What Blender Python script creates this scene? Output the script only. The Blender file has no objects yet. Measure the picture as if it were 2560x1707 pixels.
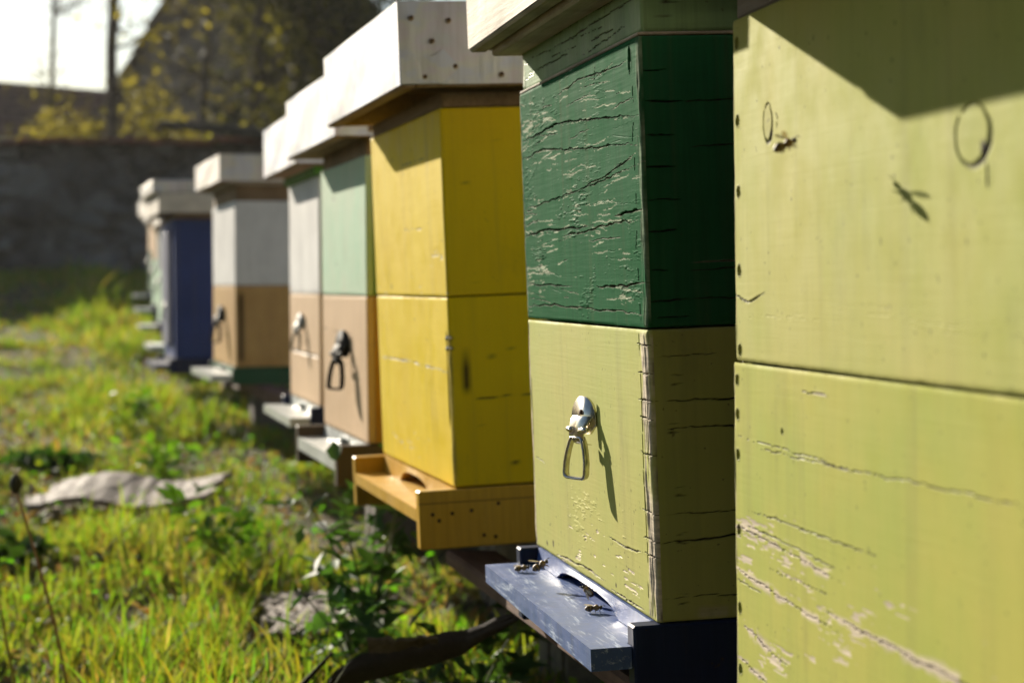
import bpy, math, random
import numpy as np
from mathutils import Vector, Matrix

scene = bpy.context.scene
COL = scene.collection
R = math.radians
CAM_H = 0.60            # camera height above the ground at its foot

# ------------------------------------------------------------------ camera
cd = bpy.data.cameras.new('camera')
cam = bpy.data.objects.new('camera', cd); COL.objects.link(cam)
cam.location = (0, 0, CAM_H)
cam.rotation_euler = (R(90 - 1.588), 0, 0)
cd.sensor_width = 36; cd.lens = 70
cd.clip_start = 0.05; cd.clip_end = 2000
cd.dof.use_dof = True; cd.dof.focus_distance = 1.72; cd.dof.aperture_fstop = 7.6
cd.dof.aperture_blades = 9
scene.camera = cam

# ------------------------------------------------------------------ light
SUN = Vector((-1.768, 3.508, 1.25)).normalized()
SUN_EL = math.asin(SUN.z); SUN_AZ = math.atan2(SUN.x, SUN.y)
w = bpy.data.worlds.new('World'); scene.world = w; w.use_nodes = True
nt = w.node_tree
sky = nt.nodes.new('ShaderNodeTexSky'); sky.sky_type = 'NISHITA'; sky.sun_disc = False
sky.sun_elevation = SUN_EL; sky.sun_rotation = SUN_AZ; sky.air_density = 1.0; sky.dust_density = 0.3
nt.links.new(sky.outputs[0], nt.nodes['Background'].inputs[0])
nt.nodes['Background'].inputs[1].default_value = 0.05
ld = bpy.data.lights.new('sun', 'SUN'); ld.energy = 5.0; ld.angle = R(0.5); ld.color = (1.0, 0.90, 0.74)
lo = bpy.data.objects.new('sun', ld); COL.objects.link(lo)
lo.rotation_euler = (-SUN).to_track_quat('-Z', 'Y').to_euler()
lo.location = (-5, 8, 6)
scene.view_settings.view_transform = 'Standard'; scene.view_settings.look = 'None'
scene.view_settings.exposure = 1.10; scene.view_settings.gamma = 1
scene.render.engine = 'CYCLES'
scene.cycles.use_denoising = True
scene.cycles.max_bounces = 8; scene.cycles.transparent_max_bounces = 8
scene.cycles.caustics_reflective = False; scene.cycles.caustics_refractive = False

# ------------------------------------------------------------------ helpers
def lin(c):
    return tuple((x / 12.92 if x <= 0.04045 else ((x + 0.055) / 1.055) ** 2.4) for x in c)

class NT:
    """short-hand node builder"""
    def __init__(s, name):
        s.m = bpy.data.materials.new(name); s.m.use_nodes = True
        s.t = s.m.node_tree; s.t.nodes.clear()
        s.out = s.n('ShaderNodeOutputMaterial')
    def n(s, typ, **kw):
        nd = s.t.nodes.new(typ)
        for k, v in kw.items(): setattr(nd, k, v)
        return nd
    def l(s, a, b): s.t.links.new(a, b)
    def coord(s, scale=(1, 1, 1), rnd=True):
        tc = s.n('ShaderNodeTexCoord'); mp = s.n('ShaderNodeMapping')
        s.l(tc.outputs['Object'], mp.inputs[0]); mp.inputs['Scale'].default_value = scale
        if rnd:
            oi = s.n('ShaderNodeObjectInfo'); mu = s.n('ShaderNodeMath', operation='MULTIPLY'); mu.inputs[1].default_value = 37.0
            s.l(oi.outputs['Random'], mu.inputs[0]); s.l(mu.outputs[0], mp.inputs['Location'])
        return mp.outputs[0]
    def noise(s, vec, scale, detail=4, rough=0.55, dist=0.0):
        nd = s.n('ShaderNodeTexNoise'); s.l(vec, nd.inputs['Vector'])
        nd.inputs['Scale'].default_value = scale; nd.inputs['Detail'].default_value = detail
        nd.inputs['Roughness'].default_value = rough; nd.inputs['Distortion'].default_value = dist
        return nd.outputs['Fac']
    def ramp(s, fac, stops):
        nd = s.n('ShaderNodeValToRGB'); s.l(fac, nd.inputs[0])
        el = nd.color_ramp.elements
        while len(el) < len(stops): el.new(0.5)
        for e, (p, c) in zip(el, stops):
            e.position = p; e.color = (c, c, c, 1) if isinstance(c, (int, float)) else (*c, 1)
        return nd.outputs[0]
    def mix(s, fac, a, b, typ='MIX'):
        nd = s.n('ShaderNodeMix', data_type='RGBA', blend_type=typ)
        if isinstance(fac, (int, float)): nd.inputs[0].default_value = fac
        else: s.l(fac, nd.inputs[0])
        for i, v in ((6, a), (7, b)):
            if isinstance(v, tuple): nd.inputs[i].default_value = (*v, 1)
            else: s.l(v, nd.inputs[i])
        return nd.outputs[2]
    def math(s, op, a, b=None, c=None):
        nd = s.n('ShaderNodeMath', operation=op)
        for i, v in enumerate((a, b, c)):
            if v is None: continue
            if isinstance(v, (int, float)): nd.inputs[i].default_value = v
            else: s.l(v, nd.inputs[i])
        return nd.outputs[0]
    def attr(s, name):
        nd = s.n('ShaderNodeAttribute'); nd.attribute_name = name
        return nd.outputs['Color'], nd.outputs['Fac']
    def bump(s, h, strength=0.3, dist=0.002):
        nd = s.n('ShaderNodeBump'); s.l(h, nd.inputs['Height'])
        nd.inputs['Strength'].default_value = strength; nd.inputs['Distance'].default_value = dist
        return nd.outputs[0]
    def bsdf(s, color, rough=0.6, metal=0.0, normal=None, spec=0.5, coat=None):
        nd = s.n('ShaderNodeBsdfPrincipled')
        for k, v in (('Base Color', color), ('Roughness', rough), ('Metallic', metal)):
            if isinstance(v, tuple): nd.inputs[k].default_value = (*v, 1)
            elif isinstance(v, (int, float)): nd.inputs[k].default_value = v
            else: s.l(v, nd.inputs[k])
        nd.inputs['Specular IOR Level'].default_value = spec
        if normal is not None: s.l(normal, nd.inputs['Normal'])
        if coat: nd.inputs['Coat Weight'].default_value = coat; nd.inputs['Coat Roughness'].default_value = 0.25
        s.l(nd.outputs[0], s.out.inputs[0])
        return nd

_paint = {}
def paint(name, base, rough=0.55, bare=(0.42, 0.33, 0.22), mott=0.22, speck=1.0, grain=0.35, tint2=None, streak=0.0, spec=0.06):
    """brushed outdoor paint on wood; 'wear' attribute = chips, 'dirt' attribute = cracks / knots"""
    if name in _paint: return _paint[name]
    s = NT(name)
    v = s.coord((1, 1, 1))
    big = s.noise(v, 7, 4, 0.6)
    vg = s.coord((60, 2.2, 60))                      # grain runs along local y
    vx = s.coord((2.2, 60, 60))                      # grain on the side faces runs along x
    g1 = s.noise(vg, 4, 5, 0.65); g2 = s.noise(vx, 4, 5, 0.65)
    geo = s.n('ShaderNodeNewGeometry'); vt = s.n('ShaderNodeVectorTransform', vector_type='NORMAL', convert_from='WORLD', convert_to='OBJECT')
    s.l(geo.outputs['True Normal'], vt.inputs[0])
    sep = s.n('ShaderNodeSeparateXYZ'); s.l(vt.outputs[0], sep.inputs[0])
    ay = s.math('ABSOLUTE', sep.outputs[1])
    isy = s.math('GREATER_THAN', ay, 0.7)
    gr = s.mix(isy, g1, g2)
    brush = s.noise(s.coord((30, 30, 1.5)), 6, 3, 0.6)      # vertical brush streaks
    t2 = tint2 or tuple(min(1, c * 0.72) for c in base)
    c = s.mix(s.ramp(big, [(0.35, 0.0), (0.7, 1.0)]), base, t2)
    c = s.mix(mott, c, s.mix(1.0, c, s.ramp(brush, [(0.3, 0.7), (0.65, 1.15)]), 'MULTIPLY'))
    sp = s.noise(v, 170, 2, 0.5)
    c = s.mix(s.math('MULTIPLY', s.ramp(sp, [(0.71, 0.0), (0.76, 1.0)]), 0.55 * speck), c, (0.06, 0.045, 0.025))
    # soft dirt stains
    st = s.noise(s.coord((6, 6, 2.5)), 3, 6, 0.7)
    c = s.mix(s.math('MULTIPLY', s.ramp(st, [(0.56, 0.0), (0.74, 1.0)]), 0.30), c, tuple(x * 0.45 + 0.02 for x in base))
    if streak:
        ch = s.noise(s.coord((50, 4, 50)), 3, 6, 0.75, 0.4)
        c = s.mix(s.ramp(ch, [(0.60 - 0.06 * streak, 0.0), (0.64, 1.0)]), c, bare)
    rn = s.noise(s.coord((22, 22, 0.8)), 2.2, 4, 0.6)
    c = s.mix(s.math('MULTIPLY', s.ramp(rn, [(0.55, 0.0), (0.72, 1.0)]), 0.16), c, (0.16, 0.13, 0.07))
    _, wf = s.attr('wear'); _, df = s.attr('dirt')
    wgr = s.mix(s.ramp(gr, [(0.35, 0.0), (0.65, 1.0)]), tuple(x * 0.55 for x in bare), bare)
    c = s.mix(s.math('MINIMUM', wf, 1.0), c, wgr)
    c = s.mix(s.math('MINIMUM', df, 1.0), c, (0.025, 0.018, 0.012))
    fine = s.noise(v, 420, 3, 0.6)
    h = s.math('ADD', s.math('MULTIPLY', gr, 1.0), s.math('MULTIPLY', brush, 0.2))
    h = s.math('ADD', h, s.math('MULTIPLY', fine, 0.25))
    nrm = s.bump(h, grain * 0.6, 0.0006)
    rr = s.ramp(s.noise(v, 25, 3, 0.6), [(0.3, rough - 0.1), (0.7, rough + 0.12)])
    s.bsdf(c, rr, 0, nrm, spec)
    _paint[name] = s.m
    return s.m

def raw_wood(name, c1, c2, rough=0.8, axis='y'):
    s = NT(name)
    sc = {'y': (40, 2, 40), 'x': (2, 40, 40), 'z': (40, 40, 2)}[axis]
    g = s.noise(s.coord(sc), 4, 6, 0.7, 0.2)
    b = s.noise(s.coord(), 9, 4, 0.6)
    c = s.mix(s.ramp(g, [(0.3, 0.0), (0.7, 1.0)]), c1, c2)
    c = s.mix(s.math('MULTIPLY', s.ramp(b, [(0.45, 0.0), (0.7, 1.0)]), 0.6), c, tuple(x * 0.45 for x in c1))
    s.bsdf(c, rough, 0, s.bump(g, 0.6, 0.002), 0.25)
    return s.m

def sheet_metal(name, base, rough=0.42, stain=0.5, metal=0.75):
    s = NT(name)
    st = s.noise(s.coord((14, 14, 1.2)), 3, 6, 0.7, 0.3)
    bl = s.noise(s.coord((3, 3, 5)), 4, 3, 0.6)
    c = s.mix(s.math('MULTIPLY', s.ramp(st, [(0.5, 0.0), (0.75, 1.0)]), stain), base, (0.30, 0.25, 0.19))
    # faint rainbow tarnish
    iri = s.n('ShaderNodeValToRGB'); s.l(bl, iri.inputs[0]); el = iri.color_ramp.elements
    for p, k in ((0.0, (0.80, 0.80, 0.95)), (0.42, (0.78, 0.82, 0.98)), (0.5, (0.95, 0.93, 0.75)), (0.58, (0.95, 0.80, 0.88)), (0.7, (0.85, 0.84, 0.84))):
        e = el[0] if p == 0 else el.new(p); e.color = (*k, 1)
    el[-1].color = (0.85, 0.85, 0.88, 1)
    c = s.mix(0.55, c, s.mix(1.0, c, iri.outputs[0], 'MULTIPLY'))
    sp = s.noise(s.coord(), 60, 3, 0.6)
    c = s.mix(s.ramp(sp, [(0.70, 0.0), (0.76, 0.8)]), c, (0.22, 0.14, 0.07))
    dent = s.noise(s.coord((1, 1, 1)), 11, 3, 0.5)
    fine = s.noise(s.coord((50, 50, 3)), 5, 4, 0.6)
    rr = s.ramp(fine, [(0.3, rough - 0.08), (0.7, rough + 0.15)])
    h = s.math('ADD', dent, s.math('MULTIPLY', fine, 0.06))
    s.bsdf(c, rr, metal, s.bump(h, 0.5, 0.006), 0.5)
    return s.m

def flat_mat(name, c, rough=0.5, metal=0.0, var=0.3, scale=30, bump=0.3, dist=0.001, spec=0.5):
    s = NT(name); v = s.coord(); nz = s.noise(v, scale, 4, 0.6)
    col = s.mix(s.ramp(nz, [(0.3, 0.0), (0.7, 1.0)]), tuple(x * (1 - var) for x in c), tuple(min(1, x * (1 + var)) for x in c))
    s.bsdf(col, rough, metal, s.bump(nz, bump, dist), spec)
    return s.m

def leafmat(name, tintattr=True, base=(0.10, 0.16, 0.03), trans=0.5, rough=0.5, tgain=(1.3, 1.35, 0.6)):
    s = NT(name)
    if tintattr: col, _ = s.attr('tint')
    else: 
        nz = s.noise(s.coord(), 6, 3, 0.6); col = s.mix(nz, tuple(x * 0.6 for x in base), tuple(x * 1.4 for x in base))
    d = s.n('ShaderNodeBsdfPrincipled'); s.l(col, d.inputs['Base Color']); d.inputs['Roughness'].default_value = rough
    d.inputs['Specular IOR Level'].default_value = 0.2; d.inputs['Roughness'].default_value = 0.62
    t = s.n('ShaderNodeBsdfTranslucent')
    tg = s.mix(1.0, col, tgain, 'MULTIPLY'); s.l(tg, t.inputs[0])
    mx = s.n('ShaderNodeMixShader'); mx.inputs[0].default_value = trans
    s.l(d.outputs[0], mx.inputs[1]); s.l(t.outputs[0], mx.inputs[2]); s.l(mx.outputs[0], s.out.inputs[0])
    return s.m

# ---- meshes
class MB:
    def __init__(s): s.v = []; s.f = []; s.mi = []; s.w = []; s.d = []
    def add(s, v, f, mi=0, wear=None, dirt=None):
        o = len(s.v); s.v += [tuple(p) for p in v]; s.f += [tuple(i + o for i in q) for q in f]; s.mi += [mi] * len(f)
        s.w += list(wear) if wear is not None else [0.0] * len(v)
        s.d += list(dirt) if dirt is not None else [0.0] * len(v)
    def box(s, x0, x1, y0, y1, z0, z1, mi=0, b=0.0015, wear=0.0, jit=0.0):
        """box with chamfered edges"""
        b = min(b, (x1 - x0) * .45, (y1 - y0) * .45, (z1 - z0) * .45)
        vs = []; idx = {}
        cs = [(x0, x1), (y0, y1), (z0, z1)]
        for sx in (0, 1):
            for sy in (0, 1):
                for sz in (0, 1):
                    c = [cs[0][sx], cs[1][sy], cs[2][sz]]; sg = [1 - 2 * sx, 1 - 2 * sy, 1 - 2 * sz]
                    jx = random.uniform(-jit, jit); jy = random.uniform(-jit, jit); jz = random.uniform(-jit, jit)
                    for a in range(3):
                        p = [c[k] + (0 if k == a else sg[k] * b) for k in range(3)]
                        idx[(sx, sy, sz, a)] = len(vs); vs.append((p[0] + jx, p[1] + jy, p[2] + jz))
        F = []
        for a in range(3):
            o1, o2 = [(1, 2), (0, 2), (0, 1)][a]
            for sd in (0, 1):
                q = []
                for t1, t2 in ((0, 0), (1, 0), (1, 1), (0, 1)):
                    k = [0, 0, 0]; k[a] = sd; k[o1] = t1; k[o2] = t2
                    q.append(idx[(*k, a)])
                F.append(q)
        for a in range(3):          # edges parallel to axis a
            o1, o2 = [(1, 2), (0, 2), (0, 1)][a]
            for t1 in (0, 1):
                for t2 in (0, 1):
                    k0 = [0, 0, 0]; k1 = [0, 0, 0]; k0[o1] = k1[o1] = t1; k0[o2] = k1[o2] = t2; k1[a] = 1
                    F.append([idx[(*k0, o1)], idx[(*k1, o1)], idx[(*k1, o2)], idx[(*k0, o2)]])
        for sx in (0, 1):
            for sy in (0, 1):
                for sz in (0, 1): F.append([idx[(sx, sy, sz, a)] for a in range(3)])
        s.add(vs, F, mi, [wear] * len(vs))
    def tube(s, pts, rads, n=8, mi=0, flat=1.0, cap=True):
        pts = [Vector(p) for p in pts]; 
        if not hasattr(rads, '__len__'): rads = [rads] * len(pts)
        vs = []; prev = None
        for i, p in enumerate(pts):
            t = (pts[min(i + 1, len(pts) - 1)] - pts[max(i - 1, 0)])
            t = t.normalized() if t.length > 1e-9 else Vector((0, 0, 1))
            if prev is None:
                a = Vector((0, 0, 1)) if abs(t.z) < .9 else Vector((1, 0, 0)); prev = t.cross(a).normalized()
            x = (prev - t * prev.dot(t)).normalized(); y = t.cross(x); prev = x
            for k in range(n):
                an = 2 * math.pi * k / n; vs.append(p + x * math.cos(an) * rads[i] + y * math.sin(an) * rads[i] * flat)
        F = []
        for i in range(len(pts) - 1):
            for k in range(n): F.append((i * n + k, i * n + (k + 1) % n, (i + 1) * n + (k + 1) % n, (i + 1) * n + k))
        if cap: F.append(tuple(range(n))[::-1]); F.append(tuple((len(pts) - 1) * n + k for k in range(n)))
        s.add(vs, F, mi)
    def build(s, name, mats, parent=None, smooth=False, loc=None, rot=None):
        me = bpy.data.meshes.new(name); me.from_pydata(s.v, [], s.f)
        mats = mats if isinstance(mats, (list, tuple)) else [mats]
        for m in mats: me.materials.append(m)
        me.polygons.foreach_set('material_index', s.mi)
        if any(s.w): me.attributes.new('wear', 'FLOAT', 'POINT').data.foreach_set('value', s.w)
        if any(s.d): me.attributes.new('dirt', 'FLOAT', 'POINT').data.foreach_set('value', s.d)
        import bmesh
        bm = bmesh.new(); bm.from_mesh(me); bmesh.ops.recalc_face_normals(bm, faces=bm.faces); bm.to_mesh(me); bm.free()
        if smooth: me.polygons.foreach_set('use_smooth', [True] * len(me.polygons))
        me.update()
        return obj(name, me, parent, loc, rot)

def obj(name, me, parent=None, loc=None, rot=None):
    o = bpy.data.objects.new(name, me); COL.objects.link(o)
    if parent: o.parent = parent
    if loc: o.location = loc
    if rot: o.rotation_euler = rot
    return o
def tag(o, label=None, cat=None, group=None, kind=None):
    for k, v in (('label', label), ('category', cat), ('group', group), ('kind', kind)):
        if v: o[k] = v
    return o
def empty(name, loc, rot=(0, 0, 0), **kw):
    o = obj(name, None, None, loc, rot); o.empty_display_size = 0.1
    return tag(o, **kw)

# ---- numpy noise
def vnoise(x, y, seed):
    rs = np.random.RandomState(seed); T = rs.rand(256, 256)
    xi = np.floor(x).astype(int); yi = np.floor(y).astype(int); fx = x - xi; fy = y - yi
    fx = fx * fx * (3 - 2 * fx); fy = fy * fy * (3 - 2 * fy)
    g = lambda a, b: T[a & 255, b & 255]
    return (g(xi, yi) * (1 - fx) + g(xi + 1, yi) * fx) * (1 - fy) + (g(xi, yi + 1) * (1 - fx) + g(xi + 1, yi + 1) * fx) * fy
def fbm(x, y, seed, oct=4, rough=0.5):
    r = 0; a = 1; t = 0
    for i in range(oct):
        r = r + a * vnoise(x * 2 ** i + 17 * i, y * 2 ** i + 5 * i, seed + i); t += a; a *= rough
    return r / t

def panel_field(U, V, feats, seed, wavy=0.0006, grain=0.0002):
    """height (outwards, m), wear, dirt for grids U (along board) and V (up)"""
    grain = grain * 0.3
    h = (fbm(U * 5, V * 6, seed, 2) - 0.5) * wavy * 1.6
    h += (fbm(U * 14, V * 420, seed + 9, 3) - 0.5) * grain * 2
    h += (fbm(U * 160, V * 12, seed + 29, 2) - 0.5) * grain * 0.5
    wear = np.zeros_like(h); dirt = np.zeros_like(h)
    for ft in feats:
        k = ft[0]
        if k == 'crack':      # ('crack', [(u,v)..], width, depth, wearwidth)
            _, pts, wd, dp, ww = ft
            m = (V > min(p[1] for p in pts) - 0.02) & (V < max(p[1] for p in pts) + 0.02)
            if not m.any(): continue
            uu = U[m]; vv = V[m] + (fbm(uu * 45, uu * 0 + pts[0][1] * 90, seed + 3, 3) - 0.5) * 0.004 + (fbm(uu * 300, uu * 0 + pts[0][1] * 50, seed + 4, 2) - 0.5) * 0.0012
            best = np.full(uu.shape, 9.0)
            L = sum(math.dist(pts[i], pts[i + 1]) for i in range(len(pts) - 1)); acc = 0; par = np.zeros_like(uu)
            for (a, b), (c, d) in zip(pts[:-1], pts[1:]):
                dx, dy = c - a, d - b; l2 = dx * dx + dy * dy
                t = np.clip(((uu - a) * dx + (vv - b) * dy) / l2, 0, 1)
                dist = np.hypot(uu - a - t * dx, vv - b - t * dy)
                q = (acc + t * math.sqrt(l2)) / L; par = np.where(dist < best, q, par); best = np.minimum(best, dist); acc += math.sqrt(l2)
            taper = np.clip(np.minimum(par * 4 + 0.25, (1 - par) * 4 + 0.05), 0, 1) * (0.35 + 1.1 * fbm(uu * 60, uu * 0 + 3.3, seed + 6, 2))
            wl = wd * taper + 1e-6
            g = np.clip(1 - best / wl, 0, 1)
            hh = -dp * np.minimum(1, g * 2) * taper
            lip = np.exp(-((best - wl * 1.8) / (wl * 1.2 + 4e-4)) ** 2) * 0.10 * wd * taper
            h[m] += hh + lip
            if dp > 0.0004: dirt[m] = np.maximum(dirt[m], np.clip(g * 2.2, 0, 1))
            if ww:
                ch = np.clip(1.5 - best / (ww * (0.1 + 1.3 * fbm(uu * 70, vv * 160, seed + 7, 3) * taper)), 0, 1) * (fbm(uu * 40, vv * 60, seed + 8, 2) > 0.42)
                wear[m] = np.maximum(wear[m], ch)
        elif k == 'chips':    # ('chips', u0,u1,v0,v1, amount, depth)
            _, u0, u1, v0, v1, am, dp = ft
            win = np.clip((U - u0) / 0.03, 0, 1) * np.clip((u1 - U) / 0.03, 0, 1) * np.clip((V - v0) / 0.015, 0, 1) * np.clip((v1 - V) / 0.015, 0, 1)
            nz = fbm(U * 38, V * 330, seed + 11, 4, 0.6) * 0.6 + fbm(U * 12, V * 40, seed + 13, 2) * 0.4
            c = np.clip((nz - (0.73 - am * win)) * 30, 0, 1) * (win > 0.02)
            wear = np.maximum(wear, c); h -= c * dp
        elif k == 'flakes':   # lifted paint: raises and pits catching light, no colour change
            _, u0, u1, v0, v1, am, dp = ft
            win = np.clip((U - u0) / 0.02, 0, 1) * np.clip((u1 - U) / 0.02, 0, 1) * np.clip((V - v0) / 0.01, 0, 1) * np.clip((v1 - V) / 0.01, 0, 1)
            nz = fbm(U * 60, V * 420, seed + 15, 3, 0.6) * 0.55 + fbm(U * 14, V * 30, seed + 17, 2) * 0.45
            c = np.clip((nz - (0.70 - am * win)) * 14, 0, 1) * (win > 0.02)
            h += c * dp
        elif k == 'ring':     # ('ring', u, v, ru, rv, width, dark)
            _, u, v, ru, rv, wd, dk = ft
            an = np.arctan2((V - v) / rv, (U - u) / ru)
            r = np.hypot((U - u) / ru, (V - v) / rv) + 0.10 * (fbm(an * 2 + 9, U * 0, seed + 21, 3) - 0.5)
            rr = min(ru, rv); dist = np.abs(r - 1) * rr
            side = 0.35 + 0.65 * np.clip(np.cos(an + 2.36) , 0, 1)
            g = np.clip(1 - dist / (wd * side * 1.3), 0, 1) * (fbm(an * 1.3 + 5, U * 0 + 7, seed + 23, 2) * 0.9 + 0.6 * side > 0.42)
            h -= g * 0.0012; dirt = np.maximum(dirt, np.clip(g * 1.6, 0, 1) * dk * (0.35 + side * 0.65))
        elif k == 'dot':      # ('dot', u, v, r, depth, dark)
            _, u, v, r, dp, dk = ft
            d = np.hypot(U - u, V - v) * (1 + 0.35 * (fbm(U * 500, V * 500, seed + 25, 2) - 0.5))
            g = np.clip((1 - d / r) * 3, 0, 1); h -= g * dp
            rim = np.clip(1 - np.abs(d - r) / (r * 0.3), 0, 1); h += rim * 0.0003
            core = np.clip((1 - d / (r * 0.45)) * 3, 0, 1)
            dirt = np.maximum(dirt, np.maximum(core, rim * 0.6) * dk)
        elif k == 'stain':
            _, u, v, ru, rv, dk = ft
            d = np.hypot((U - u) / ru, (V - v) / rv) * (0.8 + 0.4 * fbm(U * 60, V * 60, seed + 51, 3))
            dirt = np.maximum(dirt, np.clip((1 - d) * 2, 0, 1) * dk * (0.6 + 0.8 * fbm(U * 200, V * 400, seed + 53, 2)))
        elif k == 'blotch':
            _, u, v, ru, rv, dk = ft
            d = np.hypot((U - u) / ru, (V - v) / rv) * (0.6 + 0.8 * fbm(U * 160, V * 160, seed + 27, 3))
            dirt = np.maximum(dirt, np.clip((1 - d) * 2.5, 0, 1) * dk)
        elif k == 'bare':     # ('bare', u0,u1,v0,v1)
            _, u0, u1, v0, v1, st = ft
            win = np.clip((U - u0) / 0.004 + 0.5, 0, 1) * np.clip((u1 - U) / 0.006 + (fbm(V * 40, V * 0, seed + 31, 3) - 0.5) * 2, 0, 1) * np.clip((V - v0) / 0.004, 0, 1) * np.clip((v1 - V) / 0.004, 0, 1)
            gz = fbm(U * 700, V * 25, seed + 33, 3); lump = fbm(U * 50, V * 45, seed + 35, 2)
            h += win * ((gz - 0.5) * 0.0016 + (lump - 0.5) * 0.002)
            wear = np.maximum(wear, win * st * np.clip((fbm(U * 120, V * 25, seed + 37, 3) - 0.28) * 4, 0, 1))
            dirt = np.maximum(dirt, win * np.clip((0.36 - gz) * 6, 0, 1) * 0.7)
    return h, wear, dirt

def body_mesh(mb, W, D, z0, z1, ff, sf, seed, ru=0.0025, nu=120, nv=120, nus=60, r=0.003, wavy=0.0006, grain=0.0002, wav_side=0.0008):
    """a wooden box: front face x=0 (looks -x) and near side y=0 (looks -y) are real relief, the rest plain"""
    H = z1 - z0; g = 0.0012
    # front panel : u = y (0 near .. W far)
    def grid(us, vs): return np.meshgrid(us, vs, indexing='ij')
    def edge_us(L, n, rr):
        a = np.linspace(0, 1, 7) ; e = rr * (1 - np.cos(a * math.pi / 2))
        return np.concatenate([e, np.linspace(rr, L - rr, n)[1:-1], L - e[::-1]])
    def emit(us, vs, feats, sd, mapper, rr, wv):
        U, V = grid(us, vs)
        h, we, di = panel_field(U, V + z0, feats, sd, wv, grain)
        eu = np.minimum(U, us[-1] - U); ev = np.minimum(V, H - V)
        du = np.clip(eu / (rr * 1.3), 0, 1); dv = np.clip(ev / 0.002, 0, 1)
        h = h * du * dv
        inn = np.where(eu < rr, rr - np.sqrt(np.maximum(0, rr * rr - (rr - eu) ** 2)), 0)
        rag = 0.0008 + 0.0016 * fbm(U * 60, V * 60, sd + 41, 3)
        inv = np.where(ev < 0.003, (1 - ev / 0.003) ** 2 * rag * .5, 0)
        off = h - inn - inv
        n1, n2 = U.shape
        P = mapper(U.ravel(), V.ravel() + z0, off.ravel())
        I = np.arange(n1 * n2).reshape(n1, n2)
        F = np.stack([I[:-1, :-1], I[1:, :-1], I[1:, 1:], I[:-1, 1:]], -1).reshape(-1, 4)
        mb.add(P.tolist(), F.tolist(), 0, we.ravel().tolist(), di.ravel().tolist())
    vs = np.linspace(0, H, nv)
    emit(edge_us(W, nu, r), vs, ff, seed, lambda u, v, o: np.stack([-o, u, v], 1), r, wavy)
    us = np.linspace(0, D - r, nus)
    def ms(u, v, o): return np.stack([u + r, -o, v], 1)
    U, V = grid(us, vs)
    h, we, di = panel_field(U, V + z0, sf, seed + 100, wav_side, grain)
    ev = np.minimum(V, H - V); h = h * np.clip(ev / 0.002, 0, 1) * np.clip(U / 0.004, 0, 1) - np.where(ev < 0.003, (1 - ev / 0.003) ** 2 * 0.0012, 0)
    I = np.arange(U.size).reshape(U.shape)
    F = np.stack([I[:-1, :-1], I[1:, :-1], I[1:, 1:], I[:-1, 1:]], -1).reshape(-1, 4)
    mb.add(ms(U.ravel(), V.ravel() + z0, h.ravel()).tolist(), F.tolist(), 0, we.ravel().tolist(), di.ravel().tolist())
    mb.box(0.004, D, 0.004, W - 0.001, z0 + 0.0005, z1 - 0.0005, 0, 0.002)

# ------------------------------------------------------------------ materials
LIME = paint('lime_paint', (0.485, 0.465, 0.135), 0.72, (0.80, 0.68, 0.52), mott=0.12, tint2=(0.42, 0.45, 0.115), grain=0.30)
LIME2 = paint('lime_paint_aged', (0.47, 0.45, 0.095), 0.72, (0.80, 0.68, 0.52), mott=0.12, tint2=(0.37, 0.43, 0.080), grain=0.30)
GREEN = paint('dark_green_paint', (0.020, 0.120, 0.048), 0.7, (0.50, 0.55, 0.40), mott=0.5, tint2=(0.014, 0.105, 0.038), grain=0.6, speck=0.6, spec=0.006)
TEAL = paint('rim_green_paint', (0.16, 0.27, 0.14), 0.5, (0.36, 0.34, 0.2), grain=0.7, tint2=(0.20, 0.31, 0.13), mott=0.5)
YEL = paint('yellow_paint', (0.80, 0.60, 0.006), 0.55, (0.85, 0.75, 0.5), mott=0.12, tint2=(0.76, 0.55, 0.008), grain=0.25, speck=0.4)
YELW = paint('yellow_board_paint', (0.60, 0.36, 0.05), 0.45, (0.75, 0.6, 0.35), mott=0.4, tint2=(0.55, 0.31, 0.03), grain=0.4)
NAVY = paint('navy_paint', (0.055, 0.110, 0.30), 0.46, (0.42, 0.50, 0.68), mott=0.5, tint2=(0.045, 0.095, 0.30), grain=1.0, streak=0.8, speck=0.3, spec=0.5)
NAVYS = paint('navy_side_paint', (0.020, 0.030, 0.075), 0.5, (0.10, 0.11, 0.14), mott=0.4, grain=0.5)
MINT = paint('mint_paint', (0.50, 0.62, 0.46), 0.6, (0.6, 0.5, 0.36), mott=0.3, tint2=(0.40, 0.62, 0.44))
MGREEN = paint('leaf_green_paint', (0.09, 0.22, 0.03), 0.6, mott=0.3)
PEACH = paint('peach_paint', (0.66, 0.46, 0.28), 0.65, (0.5, 0.36, 0.22), mott=0.3, tint2=(0.58, 0.40, 0.24))
ORANGE = paint('ochre_paint', (0.50, 0.25, 0.02), 0.6, mott=0.3)
WHITE = paint('white_paint', (0.80, 0.79, 0.77), 0.6, (0.5, 0.42, 0.32), mott=0.25, tint2=(0.62, 0.61, 0.60))
BROWN = paint('tan_brown_paint', (0.56, 0.35, 0.13), 0.6, (0.5, 0.36, 0.22), mott=0.35, tint2=(0.44, 0.25, 0.08))
BLUE = paint('dark_blue_paint', (0.035, 0.065, 0.23), 0.5, mott=0.3, tint2=(0.03, 0.055, 0.18))
DGREEN = paint('bottle_green_paint', (0.03, 0.10, 0.05), 0.55, mott=0.3)
PALE = paint('silver_paint', (0.55, 0.58, 0.56), 0.35, (0.6, 0.6, 0.55), mott=0.3, spec=0.8)
DBROWN = paint('dark_brown_paint', (0.13, 0.095, 0.06), 0.6, mott=0.4)
CREAMW = raw_wood('cream_weathered_wood', (0.58, 0.50, 0.40), (0.72, 0.66, 0.56))
RIMW = raw_wood('brown_inner_wood', (0.20, 0.13, 0.07), (0.34, 0.23, 0.13))
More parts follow.
